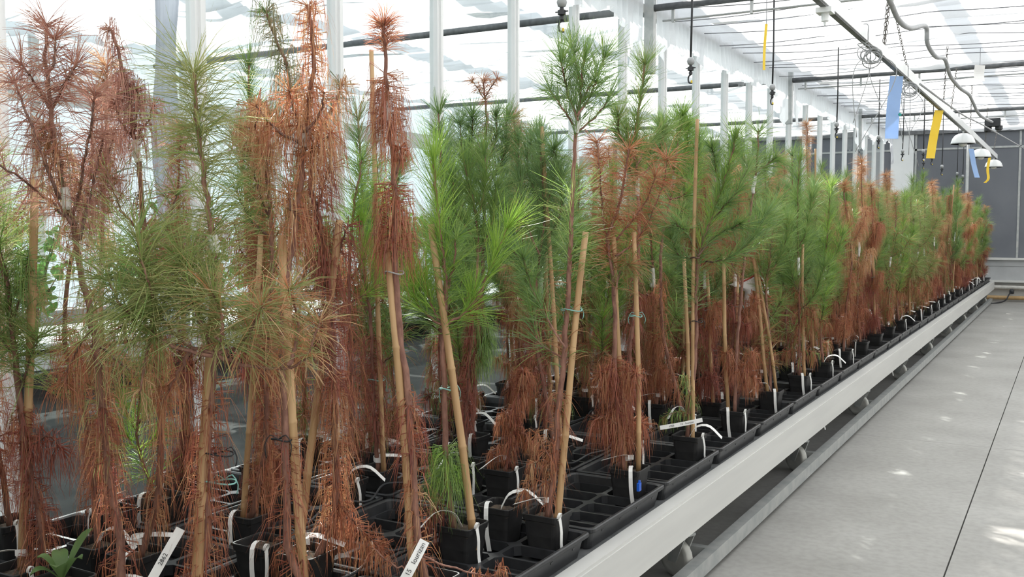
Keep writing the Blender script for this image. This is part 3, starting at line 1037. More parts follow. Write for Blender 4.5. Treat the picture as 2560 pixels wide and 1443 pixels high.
# green drooping pine cut by the frame
p = hero(2, 1, -1, 2, 'drooping olive-green pine tied to a leaning cane at the near end', 102)
s = p.stem(np.vstack([p.foot(), p.px([(105, 1340), (60, 1120), (40, 900), (20, 740), (-10, 600), (-40, 480), (-60, 380)])]), 0.012, 0.004, 36)
p.needles(s, 'olive_arc', 0.5, 1.0, k=1.0, mix=('green', 0.5))
p.needles(s, 'red_hang', 0.05, 0.42, k=1.25, mix=('rust', 0.4), tip=False)
for q, st in (([(30, 820), (20, 700), (-5, 610)], 'olive_arc'), ([(48, 980), (75, 900), (95, 840)], 'olive_arc'), ([(30, 800), (60, 720), (70, 640)], 'green_hang'),
              ([(60, 1130), (120, 1090), (150, 1120)], 'red_hang'), ([(40, 900), (-10, 830), (-40, 790)], 'olive_arc')):
    bl = p.stem(p.px(q), 0.004, 0.002, 12, dark=True); p.needles(bl, st, 0.1, 1, k=0.9, mix=('green', 0.4) if st == 'olive_arc' else None)
p.stake(p.px([(88, 450)])[0], (-0.03, 0.02), 0.012)
p.strip('stem', 1); p.strip('rim', 1); p.finish()

# second small plum one
p = hero(2, 1, -1, 1, 'small plum-brown pine with a bare dark leader behind the tall forked one', 103)
s = p.stem(np.vstack([p.foot(), p.px([(236, 1230), (215, 1030), (165, 880), (168, 700), (205, 560), (222, 450), (230, 350), (234, 255)])]), 0.010, 0.0035, 34)
p.needles(s, 'plum_arc', 0.62, 1, k=1.0)
p.needles(s, 'rust_hang', 0.10, 0.55, k=0.75, tip=False)
for q in ([(222, 450), (262, 400), (290, 330)], [(215, 500), (190, 450), (170, 390)], [(222, 520), (255, 480), (280, 440)]):
    bl = p.stem(p.px(q), 0.004, 0.002, 12, dark=True); p.needles(bl, 'plum_hang', 0.1, 1, k=1.2)
p.strip('arch', 0); p.finish()

# brown pine with a nodding tip
p = hero(2, 0, -1, 1, 'brown pine with a bent dark nodding tip above plum-red needles', 104)
s = p.stem(np.vstack([p.foot(), p.px([(392, 1250), (400, 1050), (385, 850), (372, 690), (362, 590), (353, 500), (346, 410), (334, 345), (322, 240), (305, 175), (292, 110), (272, 68)])]), 0.0115, 0.004, 42)
p.tape(s, 0.60, 0.67, 0.010)
p.needles(s, 'plum_hang', 0.76, 1.0, k=1.0, lk=0.8)
p.needles(s, 'straw_hang', 0.5, 0.76, k=0.5, mix=('dull', 0.5), tip=False)
p.needles(s, 'rust_hang', 0.08, 0.45, k=0.65, mix=('straw', 0.4), tip=False)
for q, st, kk in (([(334, 345), (300, 300), (286, 250)], 'plum_hang', 1.3), ([(334, 330), (340, 260), (338, 225)], 'plum_hang', 1.5), ([(338, 350), (372, 300), (384, 262)], 'plum_hang', 0.9),
                  ([(320, 250), (312, 215), (305, 195)], 'plum_hang', 1.6), ([(362, 600), (300, 520), (270, 440)], 'mixed_arc', 0.7), ([(366, 640), (420, 560), (440, 480)], 'mixed_arc', 0.8)):
    bl = p.stem(p.px(q), 0.0045, 0.002, 12, dark=True); p.needles(bl, st, 0.1, 1, k=kk)
p.strip('stem', 2); p.strip('front', 0); p.finish()

# olive pine with big tufts
p = hero(1, 0, -1, 2, 'olive-green pine with long needles, big low tufts and a thick bamboo cane', 105)
s = p.stem(np.vstack([p.foot(0.0, 0.0), p.px([(512, 1380), (517, 1200), (522, 1040), (535, 900), (540, 780), (537, 650), (526, 560), (516, 470), (500, 370), (490, 265), (484, 178)])]), 0.0125, 0.0045, 44)
p.tape(s, 0.575, 0.625, 0.0115)
p.needles(s, 'olive_arc', 0.64, 0.90, k=1.0, tip=False, mix=('green', 0.2))
p.needles(s, 'olive_arc', 0.88, 1.0, k=1.5, lk=1.0)
p.needles(s, 'rust_hang', 0.06, 0.46, k=0.9, lk=1.0, mix=('red', 0.35), tip=False)
for q, st, kk, mx in (([(538, 885), (470, 862), (402, 790), (365, 690), (342, 592)], 'olive_arc', 1.25, ('green', 0.25)), ([(538, 880), (500, 800), (470, 720), (461, 655)], 'olive_arc', 1.3, ('green', 0.2)),
                  ([(540, 890), (556, 820), (545, 760), (530, 735)], 'olive_arc', 1.0, ('straw', 0.2)), ([(535, 890), (440, 870), (360, 820), (300, 760), (268, 690)], 'olive_arc', 1.1, ('green', 0.2)),
                  ([(545, 885), (600, 860), (640, 800), (655, 760)], 'olive_arc', 0.7, ('straw', 0.4)), ([(545, 890), (600, 912), (720, 920), (770, 880), (800, 800)], 'straw_arc', 0.7, ('olive', 0.2)),
                  ([(720, 915), (745, 840), (742, 790), (722, 722)], 'straw_arc', 0.8, ('olive', 0.6)), ([(400, 800), (372, 860), (350, 980)], 'straw_hang', 0.5, ('olive', 0.4)), ([(480, 870), (430, 960), (410, 1010)], 'rust_hang', 0.6, ('straw', 0.3))):
    bl = p.stem(p.px([(a, b_, -0.10 + 0.05 * math.sin(i * 1.9 + b_)) for i, (a, b_) in enumerate(q)]), 0.0055, 0.0025, 20)
    p.needles(bl, st, 0.35 if len(q) > 4 else 0.15, 1, k=kk, mix=mx)
p.stake(p.px([(546, 657)])[0], (0.045, 0.02), 0.0145)
p.tie(p.px([(522, 1135)])[0], p.px([(568, 1135)])[0], M['blacktie'], True)
p.tie(p.px([(518, 1205)])[0], p.px([(575, 1205)])[0], M['teal'], True)
lb = MB(); a0, a1 = p.px([(452, 1322, 0.10)])[0], p.px([(378, 1452, 0.05)])[0]
wd = np.cross(a1 - a0, FW); wd /= np.linalg.norm(wd)
lb.ribbon(smoothline([a0, (a0 + a1) / 2 - FW0 * 0.004, a1], 7), wd, 0.024)
lo = lb.build('label_strip', M['paper'], p.root)
xa = (a0 - a1) / np.linalg.norm(a0 - a1); nz_ = np.cross(xa, wd); nz_ = nz_ if nz_ @ FW < 0 else -nz_
ya = np.cross(nz_, xa); mid = (a0 + a1) / 2 - FW0 * 0.004
R = Matrix(((xa[0], ya[0], nz_[0], 0), (xa[1], ya[1], nz_[1], 0), (xa[2], ya[2], nz_[2], 0), (0, 0, 0, 1)))
lettering('2862', 0.016, lo, Matrix.Translation(Vector(mid + nz_ * 0.0025 - xa * 0.012)) @ R)
p.strip('rim', 0); p.finish()

# rust pine with the cane cut off at mid height
p = hero(0, 1, -1, 1, 'tall rust-brown pine with a shaggy tip and a sawn-off thick cane', 106)
s = p.stem(np.vstack([p.foot(), p.px([(724, 1380), (716, 1150), (706, 900), (714, 720), (728, 630), (743, 540), (755, 440), (762, 350), (772, 250), (785, 150), (778, 70), (768, 12)])]), 0.0125, 0.0045, 44)
p.tape(s, 0.655, 0.70, 0.0115)
p.needles(s, 'rust_hang', 0.74, 1.0, k=1.0, lk=0.8, mix=('straw', 0.4))
p.needles(s, 'straw_hang', 0.60, 0.74, k=0.7, mix=('rust', 0.6), tip=False)
p.needles(s, 'rust_hang', 0.04, 0.30, k=0.6, mix=('red', 0.3), tip=False)
for q, kk in (([(758, 330), (735, 270), (722, 225)], 1.3), ([(765, 330), (800, 280), (812, 230)], 1.2), ([(752, 360), (700, 330), (660, 290), (640, 262)], 1.0), ([(762, 390), (800, 360), (830, 330)], 1.0), ([(742, 560), (725, 520), (722, 480)], 0.9)):
    bl = p.stem(p.px([(a, b_, 0.04 * math.sin(i * 2 + a)) for i, (a, b_) in enumerate(q)]), 0.0045, 0.002, 14, dark=True)
    p.needles(bl, 'rust_hang', 0.1, 1, k=kk * 0.6, mix=('straw', 0.4))
p.stake(p.px([(702, 588)])[0], (-0.03, -0.005), 0.013)
p.tie(p.px([(715, 1098)])[0], p.px([(694, 1098)])[0], M['blacktie'], True)
p.strip('front', 1); p.finish()

# dark red pine right behind it
p = hero(1, 0, -1, 0, 'dark red hanging pine with a pale wire tie and cane leaning left at its foot', 107)
s = p.stem(np.vstack([p.foot(0.03, 0.0), p.px([(838, 1280), (836, 1100), (834, 900), (822, 760), (808, 620), (795, 540), (776, 460), (782, 380), (815, 300), (840, 255), (856, 208)])]), 0.0125, 0.004, 44)
p.needles(s, 'red_hang', 0.36, 0.66, k=1.35, tip=False)
p.needles(s, 'rust_hang', 0.05, 0.40, k=1.15, tip=False, mix=('straw', 0.25))
p.needles(s, 'dull_hang', 0.84, 1.0, k=0.9, mix=('straw', 0.5))
p.needles(s, 'rust_hang', 0.66, 0.84, k=0.8, tip=False)
for q, st, kk in (([(790, 530), (815, 440), (812, 380)], 'red_hang', 0.9), ([(815, 690), (850, 620), (870, 560)], 'red_hang', 0.6), ([(836, 1235), (880, 1300), (950, 1372)], 'rust_hang', 1.0), ([(800, 600), (770, 560), (760, 520)], 'red_hang', 0.8)):
    bl = p.stem(p.px(q), 0.0045, 0.002, 14, dark=True); p.needles(bl, st, 0.1, 1, k=kk)
p.stake(p.px([(846, 550)])[0], (-0.025, -0.02), 0.012)
p.tie(p.px([(818, 757)])[0], p.px([(842, 757)])[0], M['tape'], False)
p.strip('stem', 0); p.strip('front', 2); p.finish()

# grey-green nodding pine behind
p = hero(2, 0, 0, 2, 'grey-green pine with drooping shaggy tip and a cane, behind the sawn-off thick cane', 108)
s = p.stem(np.vstack([p.foot(), p.px([(660, 1150), (668, 950), (675, 760), (680, 600), (672, 480), (668, 400), (690, 320), (722, 250), (718, 170), (690, 100), (664, 26)])]), 0.0115, 0.004, 40)
p.tape(s, 0.60, 0.65, 0.010)
p.needles(s, 'dull_hang', 0.80, 1.0, k=1.15, lk=1.1, mix=('green', 0.2))
p.needles(s, 'straw_hang', 0.64, 0.80, k=0.9, tip=False)
p.needles(s, 'mixed_arc', 0.35, 0.6, k=0.9, tip=False)
p.needles(s, 'rust_hang', 0.04, 0.4, k=0.9, tip=False)
for q, st in (([(672, 380), (620, 320), (598, 315)], 'straw_hang'), ([(680, 600), (620, 540), (590, 470)], 'green_wide'), ([(680, 600), (730, 540), (745, 470)], 'green_wide'), ([(672, 430), (640, 330), (650, 260)], 'straw_hang'), ([(680, 560), (640, 450), (630, 380)], 'mixed_arc')):
    bl = p.stem(p.px(q), 0.0045, 0.002, 14, dark=True); p.needles(bl, st, 0.1, 1)
p.stake(p.px([(652, 585)])[0], (-0.03, 0.0), 0.010); p.strip('front', 3); p.finish()

# the two-tiered rust pine
p = hero(0, 0, -1, 0, 'rust-red pine with a tufted tip and two hanging skirts of needles', 109)
s = p.stem(np.vstack([p.foot(-0.01, 0.0), p.px([(1042, 1330), (1030, 1150), (1018, 970), (1002, 850), (990, 720), (987, 600), (986, 470), (984, 400), (978, 340), (970, 250), (963, 170), (962, 105), (958, 58)])]), 0.0125, 0.0042, 48)
p.tape(s, 0.735, 0.765, 0.0105)
p.needles(s, 'plum_arc', 0.95, 1.0, k=3.2, lk=0.7, mix=('rust', 0.5))
p.needles(s, 'rust_hang', 0.80, 0.915, k=2.1, lk=1.1, tip=False, mix=('plum', 0.3))
p.needles(s, 'rust_hang', 0.60, 0.725, k=2.1, lk=1.15, tip=False, mix=('red', 0.3))
p.needles(s, 'rust_sparse', 0.03, 0.36, k=1.4, tip=False, mix=('straw', 0.2))
p.needles(s, 'red_hang', 0.24, 0.34, k=0.9, tip=False)
for q, kk in (([(1040, 1390), (1000, 1420), (930, 1370)], 0.5), ([(1048, 1385), (1120, 1415), (1230, 1440), (1255, 1415)], 0.5), ([(986, 450), (996, 410), (1000, 365)], 1.2)):
    bl = p.stem(p.px([(a, b_, -0.05) for a, b_ in q]), 0.0035, 0.002, 16); p.needles(bl, 'rust_hang', 0.55, 1, k=kk, lk=0.5)
p.stake(p.px([(968, 590)])[0], (-0.035, -0.01), 0.0115)
p.tie(p.px([(995, 682)])[0], p.px([(976, 682)])[0], M['galv'], False)
# the written label at the foot of its stem
lb = MB()
a0, a1 = p.px([(1062, 1352, -0.07)])[0], p.px([(1005, 1462, -0.10)])[0]
mid = (a0 + a1) / 2 - FW0 * 0.006
wd = np.cross(a1 - a0, FW); wd /= np.linalg.norm(wd)
lb.ribbon(smoothline([a0, mid, a1], 9), wd, 0.027)
lo = lb.build('label_strip', M['paper'], p.root)
xa = (a0 - a1) / np.linalg.norm(a0 - a1); nz_ = np.cross(xa, wd); nz_ = nz_ if nz_ @ FW < 0 else -nz_
ya = np.cross(nz_, xa)
R = Matrix(((xa[0], ya[0], nz_[0], 0), (xa[1], ya[1], nz_[1], 0), (xa[2], ya[2], nz_[2], 0), (0, 0, 0, 1)))
lettering('15   lourizan', 0.0185, lo, Matrix.Translation(Vector(mid + nz_ * 0.0025 + xa * 0.012)) @ R)
p.strip('rim', 2); p.finish()

# bright green pine
p = hero(0, 1, 0, 1, 'bright green upright pine with a leaning cane and a low drooping green clump', 110)
s = p.stem(np.vstack([p.foot(-0.03, 0.0), p.px([(1117, 1180), (1112, 1000), (1108, 840), (1115, 740), (1108, 640), (1097, 560), (1088, 470), (1084, 400)])]), 0.0115, 0.004, 36)
p.needles(s, 'bright_up', 0.70, 1.0, k=0.95, lk=1.15)
p.needles(s, 'green_wide', 0.52, 0.72, k=0.8, tip=False, mix=('bright', 0.3))
p.needles(s, 'green_hang', 0.12, 0.24, k=2.6, lk=1.35, tip=False, mix=('bright', 0.25))
for q, st, kk in (([(1108, 815), (1070, 790), (1040, 752), (1030, 700)], 'bright_up', 1.0), ([(1108, 815), (1080, 770), (1062, 700)], 'bright_up', 1.0), ([(1108, 815), (1150, 790), (1172, 770), (1180, 740)], 'bright_up', 1.0),
                  ([(1175, 770), (1205, 720), (1240, 635), (1268, 570)], 'bright_up', 0.9), ([(1114, 740), (1135, 660), (1140, 590)], 'green_wide', 0.9), ([(1117, 1220), (1090, 1270), (1085, 1290)], 'red_hang', 0.9)):
    bl = p.stem(p.px(q), 0.005, 0.0025, 16); p.needles(bl, st, 0.3, 1, k=kk)
p.stake(p.px([(1080, 560)])[0], (0.045, 0.005), 0.0125)
p.tie(p.px([(1110, 970)])[0], p.px([(1128, 975)])[0], M['teal'], True)
p.strip('rim', 3); p.strip('arch', 1); p.finish()

# tall green pine with an open crown
p = hero(0, 0, 0, 0, 'tall green pine with an open candelabra crown and white graft tape, at the bench edge', 111)
s = p.stem(np.vstack([p.foot(), p.px([(1388, 1160), (1400, 1000), (1412, 860), (1420, 740), (1426, 620), (1430, 520), (1434, 420), (1440, 340), (1450, 250), (1456, 190), (1462, 150)])]), 0.0125, 0.0038, 46)
p.tape(s, 0.735, 0.775, 0.0085)
p.needles(s, 'green_up', 0.82, 1.0, k=0.85, lk=1.05, mix=('blue', 0.3))
p.needles(s, 'green_wide', 0.56, 0.72, k=0.85, tip=False, lk=1.2, mix=('olive', 0.15))
p.needles(s, 'mixed_arc', 0.32, 0.56, k=0.45, tip=False)
p.needles(s, 'rust_sparse', 0.03, 0.30, k=1.2, tip=False)
for q, kk in (([(1444, 300), (1420, 240), (1408, 180), (1402, 155)], 0.8), ([(1448, 265), (1478, 215), (1500, 170), (1512, 140)], 0.8), ([(1444, 290), (1475, 240), (1490, 205)], 0.75), ([(1440, 320), (1405, 270), (1375, 225)], 0.6), ([(1442, 330), (1490, 290), (1520, 250)], 0.55),
              ([(1452, 220), (1440, 160), (1432, 120)], 0.7), ([(1412, 870), (1385, 830), (1330, 720), (1308, 645)], 0.9), ([(1420, 900), (1350, 860), (1330, 790)], 0.5)):
    bl = p.stem(p.px([(a, b_, 0.07 * math.sin(i * 1.6 + a)) for i, (a, b_) in enumerate(q)]), 0.0042, 0.002, 14)
    p.needles(bl, 'green_up', 0.25, 1, k=kk * 1.1, mix=('blue', 0.35))
for q in ([(1392, 1200), (1360, 1150), (1330, 1160)], [(1395, 1180), (1350, 1100), (1340, 1080)], [(1396, 1220), (1330, 1200), (1310, 1230)]):
    bl = p.stem(p.px(q), 0.003, 0.0015, 10); p.needles(bl, 'rust_hang', 0.2, 1, k=0.7, lk=0.6, mix=('straw', 0.4))
p.stake(p.px([(1465, 580)])[0], (0.022, 0.008), 0.0115)
p.tie(p.px([(1414, 775)])[0], p.px([(1443, 775)])[0], M['teal'], True)
p.strip('rim', 0); p.strip('stem', 1); p.finish()

# two slim ones behind
p = hero(2, 0, 0, 0, 'slim rust pine with hanging dark needles behind the dark red hanging one', 112)
s = p.stem(np.vstack([p.foot(), p.px([(880, 1080), (878, 900), (872, 720), (880, 560), (895, 460), (905, 400)])]), 0.0105, 0.004, 30)
p.needles(s, 'rust_hang', 0.1, 0.75, k=0.8, tip=False, mix=('red', 0.3)); p.needles(s, 'green_wide', 0.72, 1, k=1.0, mix=('bright', 0.3))
for q in ([(875, 700), (910, 640), (905, 560)], [(875, 760), (930, 720), (950, 660)]):
    bl = p.stem(p.px(q), 0.004, 0.002, 12); p.needles(bl, 'bright_up', 0.2, 1, k=0.9)
p.strip('rim', 1); p.strip('arch', 2); p.finish()

p = hero(2, 0, 1, 2, 'pine with one very tall thin cane standing clear of its needles by the glass', 113)
s = p.stem(np.vstack([p.foot(), p.px([(936, 1050), (930, 900), (925, 780), (910, 680), (930, 560), (940, 480)])]), 0.010, 0.004, 30)
p.needles(s, 'red_hang', 0.12, 0.5, k=0.9, tip=False); p.needles(s, 'green_wide', 0.6, 1, k=1.2, mix=('bright', 0.4))
for q in ([(925, 780), (890, 740), (880, 690)], [(925, 780), (960, 740), (975, 690)]):
    bl = p.stem(p.px(q), 0.004, 0.002, 12); p.needles(bl, 'mixed_arc', 0.2, 1, k=1.2)
p.stake(p.px([(926, 125)])[0], (0.03, 0.0), 0.010); p.tie(p.px([(930, 950)])[0], p.px([(950, 950)])[0], M['teal'], True); p.strip('stem', 2); p.finish()

p = hero(1, 1, 1, 1, 'pine with a thick rust-red lower stem and a green bell of drooping needles', 114)
s = p.stem(np.vstack([p.foot(), p.px([(1164, 1080), (1172, 950), (1180, 820), (1186, 740), (1195, 640), (1190, 540), (1170, 460), (1160, 400)])]), 0.0115, 0.004, 34)
p.needles(s, 'red_hang', 0.14, 0.58, k=1.5, lk=0.7, tip=False); p.needles(s, 'green_up', 0.66, 1, k=1.3)
for q, st in (([(1186, 760), (1215, 800), (1222, 850)], 'green_hang'), ([(1186, 770), (1205, 830), (1205, 900)], 'green_hang'), ([(1190, 640), (1230, 560), (1240, 470)], 'green_up'), ([(1190, 600), (1140, 530), (1130, 450)], 'green_up'), ([(1190, 560), (1215, 450), (1210, 380)], 'green_up')):
    bl = p.stem(p.px(q), 0.0045, 0.002, 14); p.needles(bl, st, 0.15, 1, k=1.3)
p.strip('arch', 3); p.strip('rim', 2); p.finish()

p = hero(1, 0, 1, 1, 'short dead rust-coloured seedling with no green needles', 115)
s = p.stem(np.vstack([p.foot(), p.px([(1278, 1110), (1285, 1040), (1300, 980), (1308, 925)])]), 0.007, 0.003, 18)
p.needles(s, 'rust_hang', 0.15, 1, k=1.5, lk=0.7, mix=('red', 0.4))
for q in ([(1282, 1060), (1260, 1030), (1250, 1060)], [(1285, 1080), (1320, 1090), (1330, 1110)], [(1290, 1010), (1320, 960), (1325, 940)], [(1280, 1120), (1245, 1120), (1225, 1135)]):
    bl = p.stem(p.px(q), 0.003, 0.0015, 10); p.needles(bl, 'rust_hang', 0.1, 1, k=1.2, lk=0.6)
p.strip('rim', 3); p.strip('stem', 3); p.finish()

p = hero(1, 0, 2, 2, 'dense green pine with a short cane tip showing above its crown', 116)
s = p.stem(np.vstack([p.foot(), p.px([(1370, 1020), (1345, 880), (1338, 760), (1350, 640), (1362, 540), (1355, 440), (1350, 360)])]), 0.0115, 0.004, 34)
p.needles(s, 'blue_up', 0.55, 1, k=1.4); p.needles(s, 'red_sparse', 0.1, 0.5, k=1.3, tip=False)
for q in ([(1350, 640), (1310, 540), (1300, 440)], [(1352, 620), (1400, 540), (1405, 440)], [(1345, 700), (1280, 620), (1265, 520)], [(1360, 520), (1320, 430), (1325, 360)], [(1358, 540), (1390, 430), (1385, 370)]):
    bl = p.stem(p.px([(a, b_, 0.1 * math.sin(i + a)) for i, (a, b_) in enumerate(q)]), 0.0045, 0.002, 14); p.needles(bl, 'blue_up', 0.2, 1, k=1.2, mix=('green', 0.4))
p.stake(p.px([(1357, 316)])[0], (0.02, 0.01), 0.010); p.strip('stem', 0); p.finish()

# pot 2 at the edge: brown fan and a hanging rust bell
p = hero(0, 0, 1, 0, 'half-dead pine with a brown needle fan above a big rust bell and twin canes', 117)
s = p.stem(np.vstack([p.foot(-0.02, 0.0), p.px([(1542, 1040), (1538, 900), (1536, 780), (1532, 690), (1520, 600), (1545, 520), (1560, 450), (1572, 372)])]), 0.012, 0.004, 38)
p.needles(s, 'rust_hang', 0.10, 0.36, k=2.3, lk=1.15, tip=False, mix=('red', 0.35)); p.needles(s, 'straw_arc', 0.62, 1, k=1.2, mix=('rust', 0.6))
for q, st, mx in (([(1532, 690), (1510, 560), (1500, 440), (1492, 352)], 'straw_arc', ('rust', 0.7)), ([(1540, 640), (1600, 590), (1655, 470), (1668, 395)], 'mixed_arc', ('rust', 0.7)), ([(1540, 600), (1610, 510), (1640, 440)], 'straw_arc', ('rust', 0.7)),
                  ([(1540, 1000), (1570, 950), (1590, 930)], 'rust_hang', ('red', 0.3)), ([(1540, 980), (1515, 940), (1500, 930)], 'rust_hang', ('red', 0.3)), ([(1541, 1060), (1510, 1040), (1490, 1050)], 'rust_hang', ('red', 0.3)), ([(1541, 1070), (1580, 1050), (1610, 1060)], 'rust_hang', ('red', 0.3)), ([(1536, 740), (1550, 680), (1575, 660)], 'mixed_arc', None)):
    bl = p.stem(p.px([(a, b_, 0.05 * math.sin(i * 2 + b_)) for i, (a, b_) in enumerate(q)]), 0.0048, 0.002, 16); p.needles(bl, st, 0.15, 1, k=1.15, mix=mx)
p.stake(p.px([(1536, 592)])[0], (-0.03, 0.02), 0.0105)
link('bamboo_stake', stake_mesh(p.foot(0.04, 0.0), p.px([(1588, 580)])[0], 0.010, 9), p.root)
p.tie(p.px([(1585, 790)])[0], p.px([(1595, 790)])[0], M['teal'], True)
p.strip('front', 0); p.strip('stem', 1); p.finish()

# pot 3 at the edge: green pine with a tall thin cane
p = hero(0, 0, 2, 0, 'green pine with sweeping branches, tall thin cane and long white label across its pot', 118)
s = p.stem(np.vstack([p.foot(-0.01, 0.0), p.px([(1738, 900), (1740, 760), (1745, 650), (1772, 560), (1800, 480), (1822, 420), (1838, 345)])]), 0.0105, 0.004, 36)
p.needles(s, 'green_up', 0.62, 1, k=1.4, mix=('bright', 0.3)); p.needles(s, 'green_wide', 0.42, 0.62, k=0.8, tip=False, mix=('blue', 0.4))
for q, kk in (([(1745, 655), (1810, 650), (1870, 610), (1912, 540)], 1.2), ([(1772, 560), (1840, 480), (1870, 420)], 1.1), ([(1745, 650), (1720, 590), (1690, 560), (1660, 560)], 0.9), ([(1745, 640), (1790, 590), (1850, 560)], 0.9), ([(1800, 480), (1790, 420), (1780, 370)], 1.1), ([(1748, 645), (1700, 640), (1680, 600)], 0.8)):
    bl = p.stem(p.px([(a, b_, 0.08 * math.sin(i * 2 + b_)) for i, (a, b_) in enumerate(q)]), 0.0045, 0.002, 16, dark=True); p.needles(bl, 'green_up', 0.25, 1, k=kk * 1.2, mix=('blue', 0.35))
for q in ([(1738, 1040), (1690, 1030), (1660, 1045)], [(1738, 1030), (1715, 960), (1712, 940)]):
    bl = p.stem(p.px(q), 0.003, 0.0015, 10); p.needles(bl, 'green_hang', 0.1, 1, k=0.9, lk=0.6, mix=('mixed', 0.5))
p.stake(p.px([(1742, 298)])[0], (0.01, 0.005), 0.009); p.tie(p.px([(1738, 803)])[0], p.px([(1747, 805)])[0], M['blacktie'], True)
lb = MB(); a0, a1 = p.px([(1650, 1070, -0.09)])[0], p.px([(1756, 1050, -0.07)])[0]
wd = np.cross(a1 - a0, FW); wd /= np.linalg.norm(wd)
lb.ribbon(smoothline([a0, (a0 + a1) / 2 + [0, 0, -0.002], a1], 7), wd, 0.019)
lo = lb.build('label_strip', M['paper'], p.root)
xa = (a1 - a0) / np.linalg.norm(a1 - a0); nz_ = np.cross(xa, wd); nz_ = nz_ if nz_ @ FW < 0 else -nz_
ya = np.cross(nz_, xa); mid = (a0 + a1) / 2
R = Matrix(((xa[0], ya[0], nz_[0], 0), (xa[1], ya[1], nz_[1], 0), (xa[2], ya[2], nz_[2], 0), (0, 0, 0, 1)))
lettering('1956        12 · lourizan', 0.0125, lo, Matrix.Translation(Vector(mid + nz_ * 0.0035 + [0, 0, -0.001])) @ R)
p.strip('rim', 1); p.strip('arch', 0); p.finish()

p = hero(0, 0, 3, 0, 'slim green-topped pine with white-taped stem over a low rust clump', 119)
s = p.stem(np.vstack([p.foot(), p.px([(1842, 880), (1852, 760), (1862, 640), (1873, 550), (1885, 470), (1893, 400), (1896, 328)])]), 0.0105, 0.0035, 36)
p.tape(s, 0.70, 0.78, 0.008)
p.needles(s, 'green_wide', 0.82, 1, k=1.2); p.needles(s, 'green_wide', 0.55, 0.70, k=0.6, tip=False)
for q, st in (([(1889, 430), (1860, 400), (1845, 380)], 'green_up'), ([(1890, 430), (1925, 405), (1940, 395)], 'green_up'), ([(1862, 640), (1910, 590), (1930, 540)], 'green_up'), ([(1845, 950), (1870, 900), (1880, 880)], 'rust_hang'), ([(1840, 950), (1820, 900), (1815, 880)], 'rust_hang'), ([(1845, 970), (1880, 940), (1890, 950)], 'rust_hang'), ([(1855, 720), (1830, 660), (1800, 640)], 'mixed_arc')):
    bl = p.stem(p.px(q), 0.004, 0.002, 14); p.needles(bl, st, 0.15, 1, k=1.3, lk=0.8 if st == 'rust_hang' else 1)
p.stake(p.px([(1806, 640)])[0], (-0.03, 0.0), 0.010); p.strip('front', 1); p.strip('rim', 2); p.finish()

p = hero(0, 0, 4, 0, 'pine with a pair of leaning crossed canes at the bench edge', 120)
s = p.stem(np.vstack([p.foot(), p.px([(1925, 850), (1915, 740), (1925, 640), (1935, 560), (1940, 500)])]), 0.010, 0.004, 30)
p.needles(s, 'green_wide', 0.5, 1, k=1.2, mix=('mixed', 0.4)); p.needles(s, 'mixed_arc', 0.15, 0.5, k=0.8, tip=False)
for q in ([(1920, 700), (1960, 620), (1970, 560)], [(1918, 720), (1890, 640), (1880, 600)]):
    bl = p.stem(p.px(q), 0.004, 0.002, 14); p.needles(bl, 'green_up', 0.2, 1, k=1.3)
p.stake(p.px([(1882, 640)])[0], (0.0, -0.02), 0.0105); link('bamboo_stake', stake_mesh(p.foot(0.035, 0.01), p.px([(1892, 650)])[0], 0.009, 3), p.root)
p.strip('front', 2); p.strip('arch', 1); p.finish()

p = hero(0, 1, 2, 1, 'tall light green pine with a narrow bottlebrush top standing above its neighbours', 121)
s = p.stem(np.vstack([p.foot(), p.px([(1575, 900), (1590, 740), (1598, 600), (1596, 500), (1588, 400), (1590, 320), (1602, 240), (1612, 160)])]), 0.0115, 0.004, 38)
p.tape(s, 0.54, 0.58, 0.009)
p.needles(s, 'green_up', 0.66, 1, k=1.25, mix=('olive', 0.3)); p.needles(s, 'red_sparse', 0.1, 0.5, k=1.4, tip=False)
for q in ([(1590, 420), (1620, 360), (1650, 330)], [(1588, 400), (1550, 340), (1545, 290)], [(1590, 450), (1640, 400), (1660, 330)], [(1590, 480), (1570, 400), (1565, 330)]):
    bl = p.stem(p.px([(a, b_, 0.06 * math.sin(i * 2 + b_)) for i, (a, b_) in enumerate(q)]), 0.0045, 0.002, 14); p.needles(bl, 'green_up', 0.2, 1, k=1.2, mix=('olive', 0.3))
p.strip('rim', 0); p.strip('front', 3); p.finish()

p = hero(0, 1, 3, 1, 'dense fresh-green pine with a rounded crown and slanting white graft tape', 122)
s = p.stem(np.vstack([p.foot(), p.px([(1660, 850), (1652, 720), (1656, 600), (1672, 520), (1684, 440), (1690, 370), (1696, 310)])]), 0.011, 0.004, 36)
p.tape(s, 0.66, 0.72, 0.009)
p.needles(s, 'green_up', 0.74, 1, k=1.3, mix=('bright', 0.4)); p.needles(s, 'rust_sparse', 0.08, 0.5, k=2, tip=False)
for q in ([(1684, 440), (1655, 370), (1650, 310)], [(1684, 440), (1715, 370), (1722, 310)], [(1680, 460), (1735, 420), (1745, 350)], [(1676, 500), (1640, 440), (1625, 380)], [(1688, 400), (1700, 330), (1705, 290)], [(1675, 500), (1720, 480), (1740, 430)]):
    bl = p.stem(p.px([(a, b_, 0.1 * math.sin(i * 2 + b_)) for i, (a, b_) in enumerate(q)]), 0.0045, 0.002, 14); p.needles(bl, 'green_up', 0.2, 1, k=1.35, mix=('bright', 0.45))
p.stake(p.px([(1712, 640)])[0], (0.02, 0.0), 0.010); p.strip('rim', 2); p.strip('arch', 3); p.finish()

